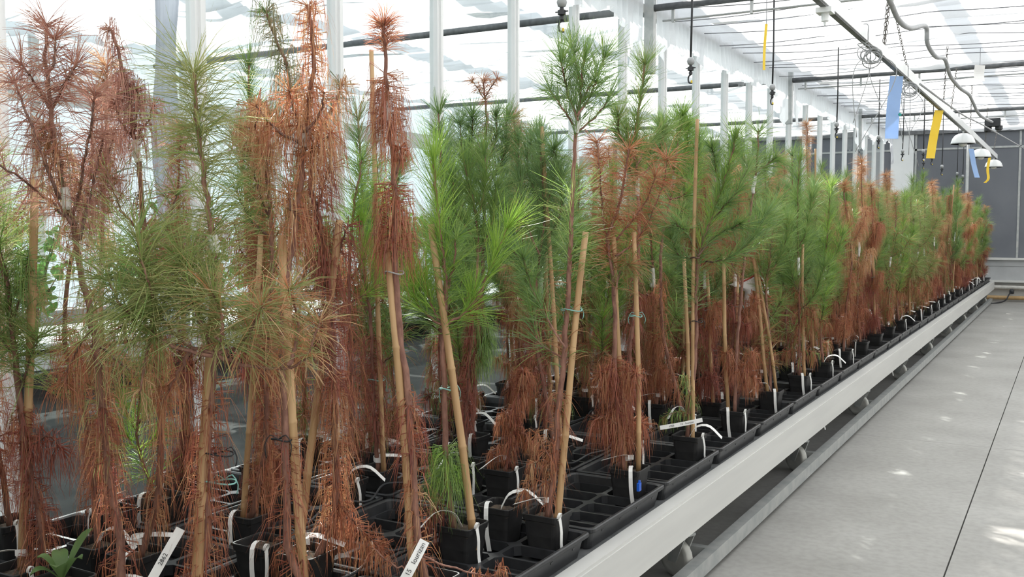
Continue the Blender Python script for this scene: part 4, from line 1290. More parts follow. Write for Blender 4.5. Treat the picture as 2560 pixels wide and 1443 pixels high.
p = hero(2, 0, 2, 2, 'green pine topped by a small flat brown dead tuft, near the glass', 123)
s = p.stem(np.vstack([p.foot(), p.px([(1190, 900), (1205, 720), (1210, 560), (1208, 450), (1210, 370), (1216, 300), (1212, 240), (1208, 200)])]), 0.011, 0.0035, 38)
p.needles(s, 'straw_arc', 0.93, 1, k=1.2, lk=0.6, mix=('rust', 0.5)); p.needles(s, 'straw_hang', 0.72, 0.92, k=0.5, tip=False, mix=('rust', 0.4)); p.needles(s, 'green_wide', 0.5, 0.72, k=0.9, tip=False)
for q in ([(1213, 250), (1190, 215), (1178, 200)], [(1214, 240), (1235, 205), (1245, 195)]):
    bl = p.stem(p.px(q), 0.003, 0.0015, 10, dark=True); p.needles(bl, 'straw_arc', 0.3, 1, k=0.9, lk=0.5, mix=('rust', 0.6))
for q in ([(1208, 480), (1160, 390), (1150, 310)], [(1208, 480), (1260, 390), (1268, 300)], [(1208, 520), (1120, 430), (1110, 350)], [(1208, 520), (1290, 440), (1295, 350)], [(1208, 450), (1180, 370), (1182, 290)], [(1209, 440), (1240, 350), (1240, 290)]):
    bl = p.stem(p.px([(a, b_, 0.1 * math.sin(i * 2 + b_)) for i, (a, b_) in enumerate(q)]), 0.0045, 0.002, 14); p.needles(bl, 'blue_up', 0.2, 1, k=1.3, mix=('green', 0.3))
p.strip('front', 0); p.finish()


p = hero(3, 0, 0, 2, 'short bright green seedling with long loose needles, against the glass', 127)
s = p.stem(np.vstack([p.foot(), p.px([(348, 1130), (345, 1040), (352, 960), (350, 910)])]), 0.007, 0.003, 18)
p.needles(s, 'green_wide', 0.1, 1, k=0.75, lk=1.15, mix=('bright', 0.6))
for q in ([(346, 1090), (320, 1040), (312, 1010)], [(346, 1060), (380, 1010), (385, 980)], [(348, 1130), (330, 1110), (318, 1090)], [(348, 1130), (370, 1110), (388, 1095)]):
    bl = p.stem(p.px(q), 0.003, 0.0015, 10); p.needles(bl, 'bright_up', 0.1, 1, k=0.8, lk=0.8)
p.strip('front', 1); p.finish()


def by_column(xpx, row, col):
    """nearest tray cell of a column that is seen at pixel column xpx"""
    X = T_X0 - row * T_PITCH_X - COLS[col]
    y = on(xpx, 600, 0, X)[1]
    best = min(((k, c) for k in range(3, 28) for c in range(3)), key=lambda kc: abs(T_Y0 + kc[0] * T_PITCH_Y - ROWS_C[kc[1]] - y))
    return (row, col, *best)


# three dead ones further along that stand out
cl = by_column(2112, 0, 0)
p = hero(*cl, 'dead straw-coloured pine with a bright mop head at the bench edge further along', 124)
x0 = 2112
s = p.stem(np.vstack([p.foot(), p.px([(x0 + 5, 760), (x0 + 18, 650), (x0 + 8, 560), (x0, 500), (x0 - 2, 462)])]), 0.011, 0.004, 30)
p.needles(s, 'straw_arc', 0.955, 1, k=2.6, lk=0.9, mix=('rust', 0.4)); p.needles(s, 'straw_hang', 0.55, 0.9, k=1.6, lk=1.0, tip=False); p.needles(s, 'rust_hang', 0.1, 0.5, k=1.2, tip=False)
for q in ([(x0 + 15, 620), (x0 + 45, 560), (x0 + 55, 520)], [(x0 + 12, 610), (x0 - 30, 580), (x0 - 50, 540)], [(x0 + 18, 680), (x0 - 20, 640), (x0 - 40, 600)]):
    bl = p.stem(p.px(q), 0.004, 0.002, 12); p.needles(bl, 'straw_hang', 0.2, 1, k=1.4, mix=('rust', 0.3))
p.strip('front', 1); p.strip('rim', 1); p.finish()

cl = by_column(2035, 1, 0)
p = hero(*cl, 'tall dead tan pine with a ragged pale tip beside a long slanting cane', 125)
s = p.stem(np.vstack([p.foot(), p.px([(2040, 760), (2045, 600), (2030, 500), (2018, 430), (2018, 360), (2016, 312)])]), 0.011, 0.004, 30)
p.needles(s, 'straw_arc', 0.90, 1, k=1.9, lk=0.9); p.needles(s, 'straw_hang', 0.55, 0.9, k=1.2, lk=0.75, tip=False); p.needles(s, 'mixed_arc', 0.1, 0.5, k=1.0, tip=False)
p.stake(p.px([(2037, 372)])[0], (0.03, 0.0), 0.009); p.strip('front', 2); p.finish()

cl = by_column(2365, 0, 0)
p = hero(*cl, 'dark rust pine far along the bench edge with a long leaning cane', 126)
s = p.stem(np.vstack([p.foot(), p.px([(2362, 680), (2368, 600), (2372, 540), (2372, 490)])]), 0.011, 0.004, 26)
p.needles(s, 'rust_hang', 0.1, 1, k=1.2, mix=('green', 0.3)); p.stake(p.px([(2384, 462)])[0], (-0.04, 0.0), 0.010); p.strip('front', 3); p.finish()

# ------------------------------------------------------------------ the rest of the trees: a few kinds, copied over the bench
def make_kind(label, group, seed, h, crown, low, tip=None, branches=5, stake=None, tape=True, strips=(('front', 0),), cmix=None, lowk=1.0, spread=0.125, crown0=0.46, lmix=('red', 0.25)):
    p = Plant(0, 0, label, group, seed)
    r = p.r
    f = p.foot()
    lean = r.normal(0, 0.05, 2)
    pts = [f]
    for t in (0.25, 0.5, 0.75, 1.0):
        pts.append(f + np.array([lean[0] * t + r.normal(0, 0.012), lean[1] * t + r.normal(0, 0.012), h * t]))
    s = p.stem(np.array(pts), 0.0105, 0.0035, 26)
    if tape:
        p.tape(s, crown0 + 0.03, crown0 + 0.09, 0.0085)
    p.needles(s, crown, crown0 + 0.10, 0.985 if tip else 1.0, k=1.0, mix=cmix, tip=tip is None)
    if tip:
        p.needles(s, tip, 0.90, 1.0, k=1.6)
    p.needles(s, low, 0.06, crown0, k=0.8 * lowk, tip=False, mix=lmix)
    for i in range(branches):
        t = r.uniform(crown0 - 0.20, crown0 + 0.24)
        a = i * 2.4 + r.uniform(-0.5, 0.5)
        b0 = s[int(t * 25)]
        out = r.uniform(0.6, 1.25) * spread
        rise = r.uniform(0.14, 0.30) * (1.15 if 'up' in crown else 0.8)
        d = np.array([math.cos(a), math.sin(a), 0])
        bl = p.stem(np.array([b0, b0 + d * out * 0.7 + [0, 0, rise * 0.35], b0 + d * out * 1.15 + [0, 0, rise]]), 0.0042, 0.002, 10, dark=True)
        p.needles(bl, crown, 0.15, 1, k=1.15, mix=cmix)
    for i in range(5):
        a = r.uniform(0, 6.28); t = r.uniform(0.10, crown0)
        b0 = s[int(t * 25)]
        d = np.array([math.cos(a), math.sin(a), 0])
        bl = p.stem(np.array([b0, b0 + d * 0.05 + [0, 0, 0.02], b0 + d * 0.09 + [0, 0, 0.0]]), 0.003, 0.0015, 8, dark=True)
        p.needles(bl, low, 0.1, 1, k=0.9 * lowk, mix=lmix)
    if stake:
        p.stake(f + np.array([lean[0] * stake + 0.02, lean[1] * stake, h * stake]), (0.025, 0.012), 0.0095)
        if seed % 2:
            q = s[int(0.4 * 25)]
            p.tie(q, q + [0.022, 0.008, 0], M['teal'] if seed % 3 else M['blacktie'], True)
    for kd, i in strips:
        p.strip(kd, i)
    return p.finish()


KINDS = [
    dict(look='dense upright green pine', lmix=('green', 0.22), label='green pine with an upright dense crown and rusty lower needles', h=1.40, crown='green_up', low='rust_sparse', branches=7, stake=0.62, strips=(('front', 0), ('rim', 1)), lowk=2.0),
    dict(look='bushy blue-green pine', lmix=('green', 0.22), label='blue-green bushy pine with a broad crown and few brown needles', h=1.46, crown='blue_up', low='red_sparse', branches=8, strips=(('front', 2),), cmix=('green', 0.4), lowk=1.8),
    dict(look='fluffy light green pine', lmix=('green', 0.22), label='fresh light green pine with a fluffy crown on a bare taped stem', h=1.26, crown='green_up', low='rust_sparse', branches=7, strips=(('arch', 0), ('rim', 0)), cmix=('bright', 0.35), lowk=1.4),
    dict(look='green pine over rust needles', label='green pine whose lower half is a thick hanging rust curtain of needles', h=1.36, crown='green_wide', low='rust_hang', branches=6, strips=(('front', 1), ('stem', 1)), lowk=1.3),
    dict(look='arching yellow-green pine', lmix=('green', 0.22), label='yellow-green pine with long arching needles over brown ones', h=1.30, crown='olive_arc', low='rust_hang', branches=5, stake=0.66, strips=(('rim', 2), ('stem', 2)), lowk=0.9, cmix=('green', 0.4)),
    dict(look='hanging rust-brown pine', label='wholly rust-brown dead pine with hanging needles from top to foot', h=1.34, crown='rust_hang', low='red_hang', branches=4, tip='straw_arc', stake=0.55, strips=(('front', 3),), lowk=0.9),
    dict(look='dead straw-coloured pine', label='dead straw-coloured pine with a pale spiky tip', h=1.52, crown='straw_hang', low='rust_hang', branches=4, tip='straw_arc', strips=(('arch', 1), ('rim', 3)), lowk=0.8),
    dict(look='speckled green-brown pine', lmix=('green', 0.22), label='green-and-brown speckled pine with an untidy mixed crown', h=1.24, crown='mixed_arc', low='rust_hang', branches=7, strips=(('front', 2), ('stem', 0)), lowk=0.9, cmix=('green', 0.5)),
    dict(look='tall narrow green pine', lmix=('green', 0.22), label='tall narrow green pine with short side shoots', h=1.60, crown='green_up', low='red_sparse', branches=5, stake=0.75, strips=(('front', 1),), spread=0.06, lowk=1.8),
    dict(look='wide dark green pine', lmix=('green', 0.22), label='wide-crowned dark green pine with drooping outer needles', h=1.20, crown='green_wide', low='red_hang', branches=8, strips=(('rim', 1), ('arch', 2)), spread=0.13, cmix=('blue', 0.4), lowk=0.8),
]
WEIGHT = [0, 5, 2, 3, 6, 7, 1, 9, 4, 5, 8, 2, 3, 7, 6, 0, 4, 1]
protos = [make_kind(group='pines of one look: ' + d['label'].split(' with')[0].split(' whose')[0], seed=300 + i, **{k_: v_ for k_, v_ in d.items() if k_ != 'look'}) for i, d in enumerate(KINDS)]


def copy_tree(o, parent=None):
    c = o.copy()
    COL.objects.link(c)
    if parent is not None:
        c.parent = parent
    for ch in o.children:
        copy_tree(ch, c)
    return c


spots = []
rr = random.Random(41)
for row in range(4):
    for k in range(-3, 27):
        picks = [(0, 0), (1, 1)]
        if k > 2 and rr.random() < 0.35:
            picks.append((1, 2) if rr.random() < 0.5 else (0, 2))
        for col, c in picks:
            if (row, col, k, c) in USED:
                continue
            if row == 0 and k < 4:
                continue
            if row == 1 and -2 < k < 1:
                continue
            if row == 1 and -2 < k < 3 and col == 0:
                continue
            if row == 2 and -2 < k < 1 and col == 0:
                continue
            x, y = cell(row, col, k, c)
            if y > 21.7:
                continue
            side = math.atan2(-x, y) - YAW          # bearing left of the viewing direction
            if k < -1 and side < math.radians(33):
                continue
            spots.append((row, col, k, c, x, y))
first = [True] * len(protos)
ROW_NAME = ('bench-edge tray row', 'second tray row', 'third tray row', 'glass-side tray row')


order = {}
for row in range(4):
    ks = [(cell(*q)[1], q) for q in list(USED) + [sp_[:4] for sp_ in spots] if q[0] == row]
    for n_, (_, q) in enumerate(sorted(ks, reverse=True)):
        order[q] = n_ + 1
for i, (row, col, k, c, x, y) in enumerate(spots):
    q = WEIGHT[(i * 7 + row * 3 + rr.randrange(3)) % len(WEIGHT)]
    o = protos[q] if first[q] else copy_tree(protos[q])
    first[q] = False
    o['label'] = KINDS[q]['look'] + ' in the ' + ROW_NAME[row] + ', ' + ORD(order[(row, col, k, c)]) + ' from the end wall'
    o.location = (x, y, POT_Z)
    o.rotation_euler.z = rr.choice((0, 0, 0, -math.pi / 2))
for q, f_ in enumerate(first):
    if f_:
        o = protos[q]
        for ch in list(o.children_recursive):
            bpy.data.objects.remove(ch)
        bpy.data.objects.remove(o)

# ------------------------------------------------------------------ small things on the bench
# broad-leaved weed in a pot without a tree
x, y = cell(2, 0, -1, 2)
w = empty('potted_weed', (x, y, POT_Z)); tag(w, 'broad-leaved green weed sprouting in a black pot', 'potted plant')
add_pot(w)
for i, (a, ln, up_) in enumerate(((2.6, 0.085, 0.02), (-1.9, 0.08, -0.005), (-0.8, 0.075, 0.02), (1.3, 0.085, 0.085), (0.2, 0.07, 0.03), (3.9, 0.06, 0.03))):
    d = np.array([math.cos(a), math.sin(a), 0]); pr = np.array([-d[1], d[0], 0])
    b = MB()
    vs_, fs = [], []
    for j, t in enumerate(np.linspace(0, 1, 9)):
        cpt = np.array([0, 0, POT_H - 0.015]) + d * ln * t + np.array([0, 0, up_ * t + 0.05 * math.sin(t * 2.2)])
        wd = 0.024 * (0.12 + math.sin(min(1, t * 1.02) * math.pi) ** 0.8 * (0.5 + 0.7 * t)) * (0.9 if t < 1 else 0.2)
        for s_ in (-1, -0.5, 0, 0.5, 1):
            vs_.append(cpt + pr * wd * s_ + np.array([0, 0, 0.006 * abs(s_)]))
    for j in range(8):
        for q in range(4):
            p_ = j * 5 + q
            fs.append((p_, p_ + 1, p_ + 6, p_ + 5))
    b.add(vs_, fs); b.build('leaf', M['weed'], w, True)

# empty-looking pots with labels among the near rows
for i, (row, col, k, c, lab) in enumerate(((1, 1, -1, 0, 'black pot of bare soil in the tray behind the thick teal-tied cane'), (0, 1, 0, 0, 'black square pot of bare soil beside the bright green pine'))):
    if (row, col, k, c) in USED:
        continue
    x, y = cell(row, col, k, c)
    o = empty('plant_pot', (x, y, POT_Z)); tag(o, lab, 'pot'); add_pot(o); link('label_strip', STRIPS['arch' if i else 'rim'][2], o); link('label_strip', STRIPS['front'][i], o)

# blue clip on the tray rim
b = MB(); c0 = on(1598, 1216, 0, -1.392)
b.box(c0[0] - 0.006, c0[0] + 0.004, c0[1] - 0.010, c0[1] + 0.012, c0[2] - 0.018, c0[2] + 0.012); b.box(c0[0] - 0.004, c0[0] + 0.002, c0[1] + 0.0, c0[1] + 0.008, c0[2] + 0.012, c0[2] + 0.022)
tag(b.build('plastic_clip', M['bluetag']), 'small bright blue plastic clip on the tray rim', 'clip')

# white cloth with red trim tied over a cane
base = on(1885, 700, 0, -1.60); dp = depth_of(base)
cl_ = empty('white_cloth', base); tag(cl_, 'white cloth with red trim draped over leaning canes', 'cloth')
r_ = np.random.default_rng(6)
for poly in ([(1822, 712), (1850, 704), (1885, 690), (1905, 690), (1922, 720), (1924, 742), (1900, 728), (1884, 706), (1880, 740), (1872, 770), (1858, 772), (1864, 730), (1840, 716)],):
    top = [at_depth(a, b_, dp) - base for a, b_ in poly]
    b = MB(); n = len(top)
    cpt = np.mean(top, axis=0)
    vs_ = [t + FW0 * r_.uniform(-0.01, 0.01) for t in top] + [cpt - FW0 * 0.025] + [t + FW0 * 0.016 for t in top] + [cpt + FW0 * 0.03]
    fs = [(i, (i + 1) % n, n) for i in range(n)] + [((i + 1) % n + n + 1, i + n + 1, 2 * n + 1) for i in range(n)] + [(i, i + n + 1, (i + 1) % n + n + 1, (i + 1) % n) for i in range(n)]
    b.add(vs_, fs); b.build('cloth_sheet', M['whitecloth'], cl_, True)
b = MB(); b.tube(smoothline([at_depth(a, b_, dp - 0.02) - base for a, b_ in ((1840, 712), (1870, 698), (1892, 688), (1906, 705), (1912, 730), (1926, 744))], 18), 0.006, 6); b.build('red_trim', M['redcloth'], cl_, True)

# drip irrigation tubes lying over the trays
for i in range(9):
    r_ = np.random.default_rng(60 + i)
    x0 = (-1.798, -2.228, -2.658)[i % 3]
    y0 = 1.7 + i * 0.62
    pts = [(x0 + r_.uniform(-0.03, 0.03), y0 + j * 0.16, 0.530 + (0.02 if j % 2 else 0.05) * r_.uniform(0.2, 1)) for j in range(6)]
    pts.append((x0 + 0.035, y0 + 0.93, 0.56)); pts.append((x0 + 0.01, y0 + 0.99, 0.532))
    b = MB(); b.tube(smoothline(pts, 40), 0.0045, 6)
    tag(b.build('drip_tube', M['black'], smooth=True), 'thin black drip tube looping over the pot trays', 'tube', 'drip tubes on the trays')

# paper strips hanging below the bench rail
for i, (xp, yp, ln) in enumerate(((2058, 1070, 0.10), (1977, 1135, 0.07), (2230, 912, 0.12), (2300, 880, 0.08))):
    c0 = on(xp, yp, 0, -1.41)
    z0 = 0.283
    b = MB(); b.ribbon(smoothline([(c0[0], c0[1], z0), (c0[0] + 0.004, c0[1] - 0.004, z0 - ln * 0.5), (c0[0] + 0.012, c0[1] + 0.01, z0 - ln)], 8), (0.2, 1, 0), 0.018)
    tag(b.build('paper_strip', M['paper']), 'white paper strip dangling under the bench rail', 'paper', 'strips under the rail')

# ------------------------------------------------------------------ hanging sprinklers
def sprinkler(x, y, z, label, group):
    o = empty('hanging_sprinkler', (x, y, z)); tag(o, label, 'sprinkler', group)
    b = MB(); b.tube([(0, 0, 0.17), (0.004, 0.003, 0.5), (0, 0, Z_CLOTH - z + 0.01)], 0.0075, 6); b.build('tube', M['black'], o, True)
    b = MB(); b.lathe([(0.004, 0.120), (0.020, 0.127), (0.027, 0.148), (0.020, 0.169), (0.006, 0.176)], n=12); b.build('weight', M['hose'], o, True)
    b = MB(); b.lathe([(0.008, 0.055), (0.013, 0.06), (0.013, 0.075), (0.009, 0.078), (0.012, 0.082), (0.022, 0.085), (0.022, 0.108), (0.012, 0.112), (0.010, 0.125)], n=8)
    b.box(-0.036, 0.036, -0.004, 0.004, 0.098, 0.104); b.build('valve', M['black'], o)
    b = MB(); b.tube(smoothline([(0, 0, 0.058), (-0.014, 0, 0.045), (-0.017, 0, 0.02), (-0.008, 0, 0.002), (0.012, 0, 0.0)], 12), [0.008] + [0.006] * 11, 6); b.build('bridge', M['black'], o, True)
    b = MB(); b.lathe([(0.007, 0.0), (0.007, 0.010), (0.005, 0.018)], (0.008, 0, 0), 8); b.build('nozzle', M['yellow'], o)
    return o


sp = sprinkler(-2.3, 4.55, 2.545, 'black hanging sprinkler on a long tube above the pine rows', 'sprinklers above the bench')
for px_, yz in ((1724, 2.53), (1928, 2.61), (2090, 2.53), (2195, 2.60), (2256, 2.56), (2309, 2.56)):
    c0 = on(px_, 400, 0, -2.3)
    o = copy_tree(sp); o.location = (-2.3, c0[1], yz); o.rotation_euler.z = random.uniform(-1, 1)
for px_ in (2308, 2330, 2362, 2394, 2420):
    c0 = on(px_, 400, 0, -1.95)
    if (c0[1] + 1.65) % 5.1 > 4.8 or (c0[1] + 1.65) % 5.1 < 0.1:
        c0[1] -= 0.4
    o = copy_tree(sp); o.location = (-1.95, min(c0[1], 21.9), 2.42 if px_ > 2340 else 2.52); o.rotation_euler.z = random.uniform(-1, 1)

# ------------------------------------------------------------------ lamp rail, lamps, traps
XR, ZR = -1.31, 2.85
lr = empty('lamp_rail', (XR, 13, ZR)); tag(lr, 'long white lamp rail hung on chains above the bench', 'lamp rail')
b = MB(); b.box(XR - 0.026, XR + 0.026, 4.4, 21.2, ZR, ZR + 0.085); fchild(b, 'channel', M['enamel'], lr)
b = MB(); b.box(XR - 0.018, XR + 0.018, 4.4, 21.2, ZR - 0.010, ZR); fchild(b, 'track', M['darksteel'], lr)
c0 = on(2063, 22, 0, XR)
b = MB(); b.box(XR - 0.045, XR + 0.045, c0[1] - 0.05, c0[1] + 0.05, ZR - 0.04, ZR - 0.010); b.lathe([(0.022, -0.085), (0.022, -0.04)], (XR, c0[1], ZR), 10); b.lathe([(0.006, -0.11), (0.010, -0.085)], (XR, c0[1], ZR), 8)
fchild(b, 'socket', M['enamel'], lr)


def lamp(y):
    o = empty('grow_lamp', (XR, y, ZR - 0.19)); tag(o, 'white ribbed dome lamp hanging under the rail', 'lamp', 'dome lamps under the rail')
    b = MB(); b.lathe([(0.150, 0.0), (0.153, 0.006), (0.148, 0.03), (0.132, 0.075), (0.105, 0.112), (0.060, 0.138), (0.030, 0.142), (0.028, 0.138), (0.058, 0.132), (0.100, 0.106), (0.127, 0.070), (0.142, 0.03), (0.146, 0.003)], n=48, rib=0.018, nrib=12); b.build('dome', M['enamel'], o, True)
    b = MB(); b.lathe([(0.156, 0.0), (0.156, 0.010), (0.144, 0.010), (0.144, 0.0)], n=32); b.build('rim', M['galv'], o)
    b = MB(); b.lathe([(0.020, -0.035), (0.045, -0.025), (0.055, 0.0), (0.040, 0.05), (0.02, 0.06)], n=14); b.build('bulb', M['bulb'], o, True)
    b = MB(); b.tube([(0, 0, 0.13), (0, 0, 0.176)], 0.012, 8); b.build('hanger', M['galv'], o)
    return o


lamp(14.6)
for y in (17.6, 20.6):
    lamp(y)


def card(name, px_, py0, py1, wpx, mat, label, lean=0.0, curl=0.0, x=XR, thick=0.0008, cat='sticky trap', hang=2.85):
    """a hanging sheet of card: top centre at (px_, py0), bottom at py1, turned to face across the aisle"""
    top = on(px_, py0, 0, x); d = depth_of(top)
    if x == XR:
        top[2] = min(top[2], ZR - 0.016)
    bot = at_depth(px_ + lean, py1, d)
    o = empty(name, top); tag(o, label, cat)
    side = RT * 0.95 + FW0 * 0.25
    pts = smoothline([np.zeros(3), (bot - top) * 0.5 + FW0 * 0.02 - RT * curl * 0.3, (bot - top) * 0.85 + FW0 * 0.01 - RT * curl * 0.1, (bot - top) + RT * curl * -1.0], 12)
    b = MB(); b.ribbon(pts, side, wpx / F_PX * d, thick); b.build('sheet', mat, o)
    b = MB(); b.tube([(0, 0, 0.0), (0, 0, max(0.03, hang - top[2] + 0.005))], 0.003, 5); b.build('wire', M['wire'], o)
    return o, side, d, top, bot


o, side, d, top, bot = card('sticky_trap', 2242, 190, 347, 38, M['blue'], 'large pale blue sticky trap hanging from the lamp rail', lean=-13)
b = MB(); ctr = at_depth(2248, 287, d) - top - FW0 * 0.012
nn = 14; b.v = [tuple(ctr + (RT * math.cos(t) + UP0 * math.sin(t)) * 0.014 - FW0 * 0.004 * s_) for s_ in (0, 1) for t in np.linspace(0, 2 * math.pi, nn, endpoint=False)]
b.f = [tuple(range(nn, 2 * nn))] + [(i, (i + 1) % nn, nn + (i + 1) % nn, nn + i) for i in range(nn)]
b.build('green_dot', M['greendot'], o)
card('sticky_trap', 2348, 276, 396, 25, M['yellow'], 'yellow sticky trap hanging flat from the lamp rail', lean=-22)
card('sticky_trap', 2428, 372, 444, 15, M['blue'], 'narrow pale blue sticky trap between two dome lamps', lean=15)
card('sticky_trap', 2475, 388, 457, 8, M['yellow'], 'curled yellow sticky trap at the far end of the lamp rail', lean=-3, curl=0.07)
card('sticky_trap', 1916, 60, 175, 7, M['yellow'], 'thin yellow sticky trap seen edge-on near the hanging sprinkler tubes', lean=-6, x=-2.05, hang=Z_CLOTH - 0.08)
card('paper_card', 2450, 163, 203, 30, M['paper'], 'small white card hanging below the shade cloth', lean=-1, x=-0.98, cat='card', hang=Z_CLOTH - 0.05)

# chains
lk = MB()
for i in range(10):
    pass


def chain(p0, p1, label):
    p0, p1 = np.asarray(p0, float), np.asarray(p1, float)
    ln = np.linalg.norm(p1 - p0); ax = (p1 - p0) / ln
    u = np.cross(ax, [0.2, 1, 0.1]); u /= np.linalg.norm(u); v = np.cross(ax, u)
    b = MB(); pitch = 0.034
    for i in range(int(ln / pitch)):
        c_ = p0 + ax * (i + 0.5) * pitch
        s_ = u if i % 2 else v
        pts = [c_ + ax * 0.021 * math.sin(t) + s_ * 0.0095 * math.cos(t) for t in np.linspace(0, 2 * math.pi, 9)]
        b.tube(pts, 0.0032, 4, cap=False)
    return tag(b.build('hanging_chain', M['chain']), label, 'chain', 'chains that hold the lamp rail')


for yy, dx, dy in ((8.1, 0.12, -0.45), (8.15, 0.05, 0.02), (9.4, -0.04, -0.9), (12.2, 0.08, -0.5), (13.0, 0.03, 0.25), (15.6, 0.05, -0.5), (18.4, 0.05, -0.4), (20.4, 0.06, 0.3)):
    chain((XR, yy, ZR + 0.088), (XR + dx, yy + dy, Z_CLOTH - 0.14), 'rusty steel chain holding up the lamp rail')

# coils of cable on the rail
for i, (px_, py) in enumerate(((2177, 142), (2272, 226))):
    c0 = on(px_, py, 2, ZR - 0.135)      # hangs just below the rail
    b = MB(); r_ = np.random.default_rng(90 + i)
    for j in range(7):
        R_ = 0.075 + 0.03 * r_.uniform(-1, 1); o_ = r_.normal(0, 0.012, 3)
        tl_ = r_.uniform(-0.5, 0.5)
        pts = [c0 + o_ + RT * R_ * math.cos(t) + UP0 * R_ * 0.8 * math.sin(t) + FW0 * R_ * tl_ * math.sin(t) for t in np.linspace(0, 2 * math.pi, 17)]
        b.tube(pts, 0.0038, 5, cap=False)
    for j in range(4):
        b.tube(smoothline([c0 + [0, 0, 0.04], c0 + RT * r_.uniform(-0.15, 0.2) + [0, 0, -0.12], c0 + RT * r_.uniform(-0.15, 0.12) + [0, 0, -0.35 - 0.1 * j]], 14), 0.003, 5)
    b.tube(smoothline([c0 + [0, 0, 0.06], (XR - 0.045, c0[1] + 0.05, ZR + 0.03), (XR - 0.04, c0[1] + 0.05, ZR + 0.095), (XR, c0[1] + 0.05, ZR + 0.100), (XR + 0.04, c0[1] + 0.05, ZR + 0.095), (XR + 0.045, c0[1] + 0.04, ZR + 0.03), (XR + 0.04, c0[1] + 0.03, ZR - 0.03), (XR - 0.02, c0[1] + 0.02, ZR - 0.04), c0 + [0, 0, 0.02]], 40), 0.0038, 5)
    tag(b.build('cable_coil', M['hose'], smooth=True), ['coil of grey cable tied to the lamp rail, before the large blue trap', 'coil of grey cable tied to the lamp rail, between the large blue and yellow traps'][i], 'cable')

# drooping hose under the cloth
pts = [on(a, b_, 0, -1.02) for a, b_ in ((2205, -40), (2226, 5), (2247, 50), (2275, 70), (2314, 66), (2319, 110), (2340, 142), (2362, 148), (2376, 190), (2400, 220), (2422, 236), (2432, 255), (2450, 288), (2482, 306))]
b = MB(); b.tube(smoothline(pts, 90), 0.018, 8)
tag(b.build('feed_hose', M['hose'], smooth=True), 'thick grey hose sagging in loops under the shade cloth', 'hose')
c0 = pts[-1]
b = MB(); b.box(c0[0] - 0.10, c0[0] + 0.10, c0[1] - 0.1, c0[1] + 0.1, c0[2] - 0.06, c0[2] + 0.05); b.lathe([(0.03, -0.14), (0.05, -0.12), (0.05, -0.05)], c0 - np.array([0.06, 0, 0]), 8); b.lathe([(0.03, -0.12), (0.05, -0.10), (0.05, -0.05)], c0 + np.array([0.08, 0, 0]), 8)
tag(b.build('valve_block', M['black']), 'black valve block where the sagging hose ends', 'valve')
p0 = on(2300, 210, 0, -0.98); p1 = on(2470, 320, 0, -0.9); p2 = np.array([-0.62, Y_END - 0.05, 2.95])
b = MB(); b.tube(smoothline([p0, (p0 + p1) / 2 + [0, 0, -0.03], p1, p2], 30), 0.008, 5)
tag(b.build('wall_wire', M['hose']), 'thin grey wire running down to the end wall', 'wire')

# ------------------------------------------------------------------ the compartment behind the glass
nb = empty('far_bench', (-8.6, 10, 0)); tag(nb, 'long grey bench standing behind the glass partition', 'bench')
b = MB(); b.box(-9.6, -7.75, -2, 21, 0.44, 0.47); fchild(b, 'bench_top', M['galv'], nb)
b = MB(); b.box(-7.80, -7.75, -2, 21, 0.30, 0.47); fchild(b, 'side_rail', M['alu'], nb)
for k in range(12):
    for x in (-7.9, -9.4):
        b = MB(); b.box(x - 0.03, x + 0.03, -1.5 + 2 * k, -1.44 + 2 * k, 0, 0.44); fchild(b, 'leg', M['galv'], nb)


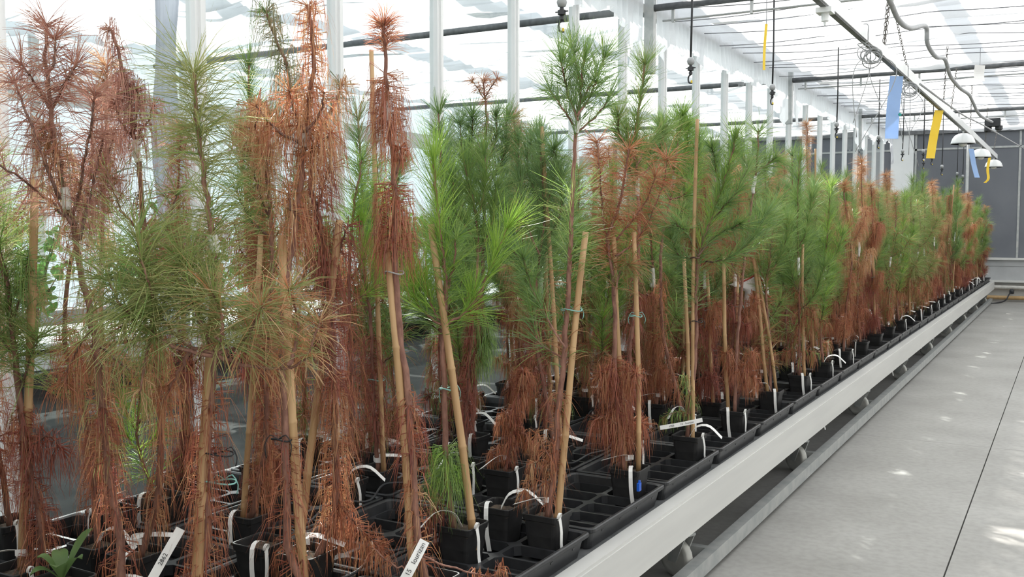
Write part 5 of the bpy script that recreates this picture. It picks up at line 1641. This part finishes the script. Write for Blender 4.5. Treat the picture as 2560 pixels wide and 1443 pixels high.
def bush(x, y, z, h, w, seed, label, flowers=False):
    r = np.random.default_rng(seed)
    o = empty('leafy_bush', (x, y, z)); tag(o, label, 'bush', 'bushes behind the glass' if not flowers else None)
    stem = MB(); lf = MB(); tips = []
    stem.tube([(0, 0, 0), (r.normal(0, .03), r.normal(0, .03), h * 0.5)], [0.018, 0.010], 6)
    for i in range(9):
        a = r.uniform(0, 6.28); e = np.array([math.cos(a) * w * r.uniform(.4, 1), math.sin(a) * w * r.uniform(.4, 1), h * r.uniform(.55, 1)])
        ln = smoothline([(0, 0, h * 0.15), e * [0.4, 0.4, 0.6], e], 9); stem.tube(ln, [0.008] * 5 + [0.005] * 4, 5)
        for j in range(26):
            pt = ln[r.integers(2, 9)] + r.normal(0, 0.04, 3)
            pt[2] = max(pt[2], 0.20)
            d = r.normal(0, 1, 3) + [0, 0, 0.3]; d /= np.linalg.norm(d); s_ = np.cross(d, r.normal(0, 1, 3)); s_ /= np.linalg.norm(s_)
            L_ = r.uniform(0.07, 0.16); W_ = L_ * 0.3
            up_ = np.cross(s_, d) * L_ * 0.12
            lf.add([pt, pt + d * L_ * .35 + s_ * W_ * .9, pt + d * L_ * .75 + s_ * W_ * .7, pt + d * L_ - up_, pt + d * L_ * .75 - s_ * W_ * .7, pt + d * L_ * .35 - s_ * W_ * .9, pt + d * L_ * .5 + up_],
                   [(0, 1, 6), (1, 2, 6), (2, 3, 6), (3, 4, 6), (4, 5, 6), (5, 0, 6)])
        tips.append(e)
    stem.build('stems', M['twig'], o); f_ = lf.build('foliage', M['leaf'], o); f_['kind'] = 'stuff'
    if flowers:
        for e in tips[:5]:
            b = MB(); b.lathe([(0.01, 0), (0.05, 0.02), (0.06, 0.03), (0.02, 0.04)], e + [0, 0, 0.02], 10); b.build('flower', M['flower'], o)
    return o


rb = random.Random(8)
for i in range(11):
    bush(-8.3 - rb.uniform(0, 0.9), 1.6 + i * 1.35 + rb.uniform(-0.2, 0.2), 0.47, rb.uniform(1.1, 1.9), rb.uniform(0.4, 0.65), 700 + i, 'leafy green bush on the bench behind the glass')
bush(-6.2, 6.6, 0.0, 1.75, 0.35, 740, 'leafy bush with yellow flowers behind the glass', True)

for word, text in (('hanging_sprinkler', 'black hanging sprinkler on a long tube, %s from the end wall'), ('hanging_chain', 'rusty steel chain holding up the lamp rail, %s from the end wall'),
                   ('grow_lamp', 'white ribbed dome lamp under the rail, %s from the end wall'), ('leafy_bush', 'leafy green bush on the bench behind the glass, %s from the end wall'),
                   ('drip_tube', 'thin black drip tube looping over the pot trays, %s from the end wall'), ('paper_strip', 'white paper strip dangling under the bench rail, %s from the end wall')):
    grp = [o for o in bpy.data.objects if o.parent is None and o.name.split('.')[0] == word and 'flowers' not in o.get('label', '')]
    for n_, o in enumerate(sorted(grp, key=lambda q: -(q.location.y if q.type == 'EMPTY' else max(v.co.y for v in q.data.vertices)))):
        o['label'] = text % ORD(n_ + 1)
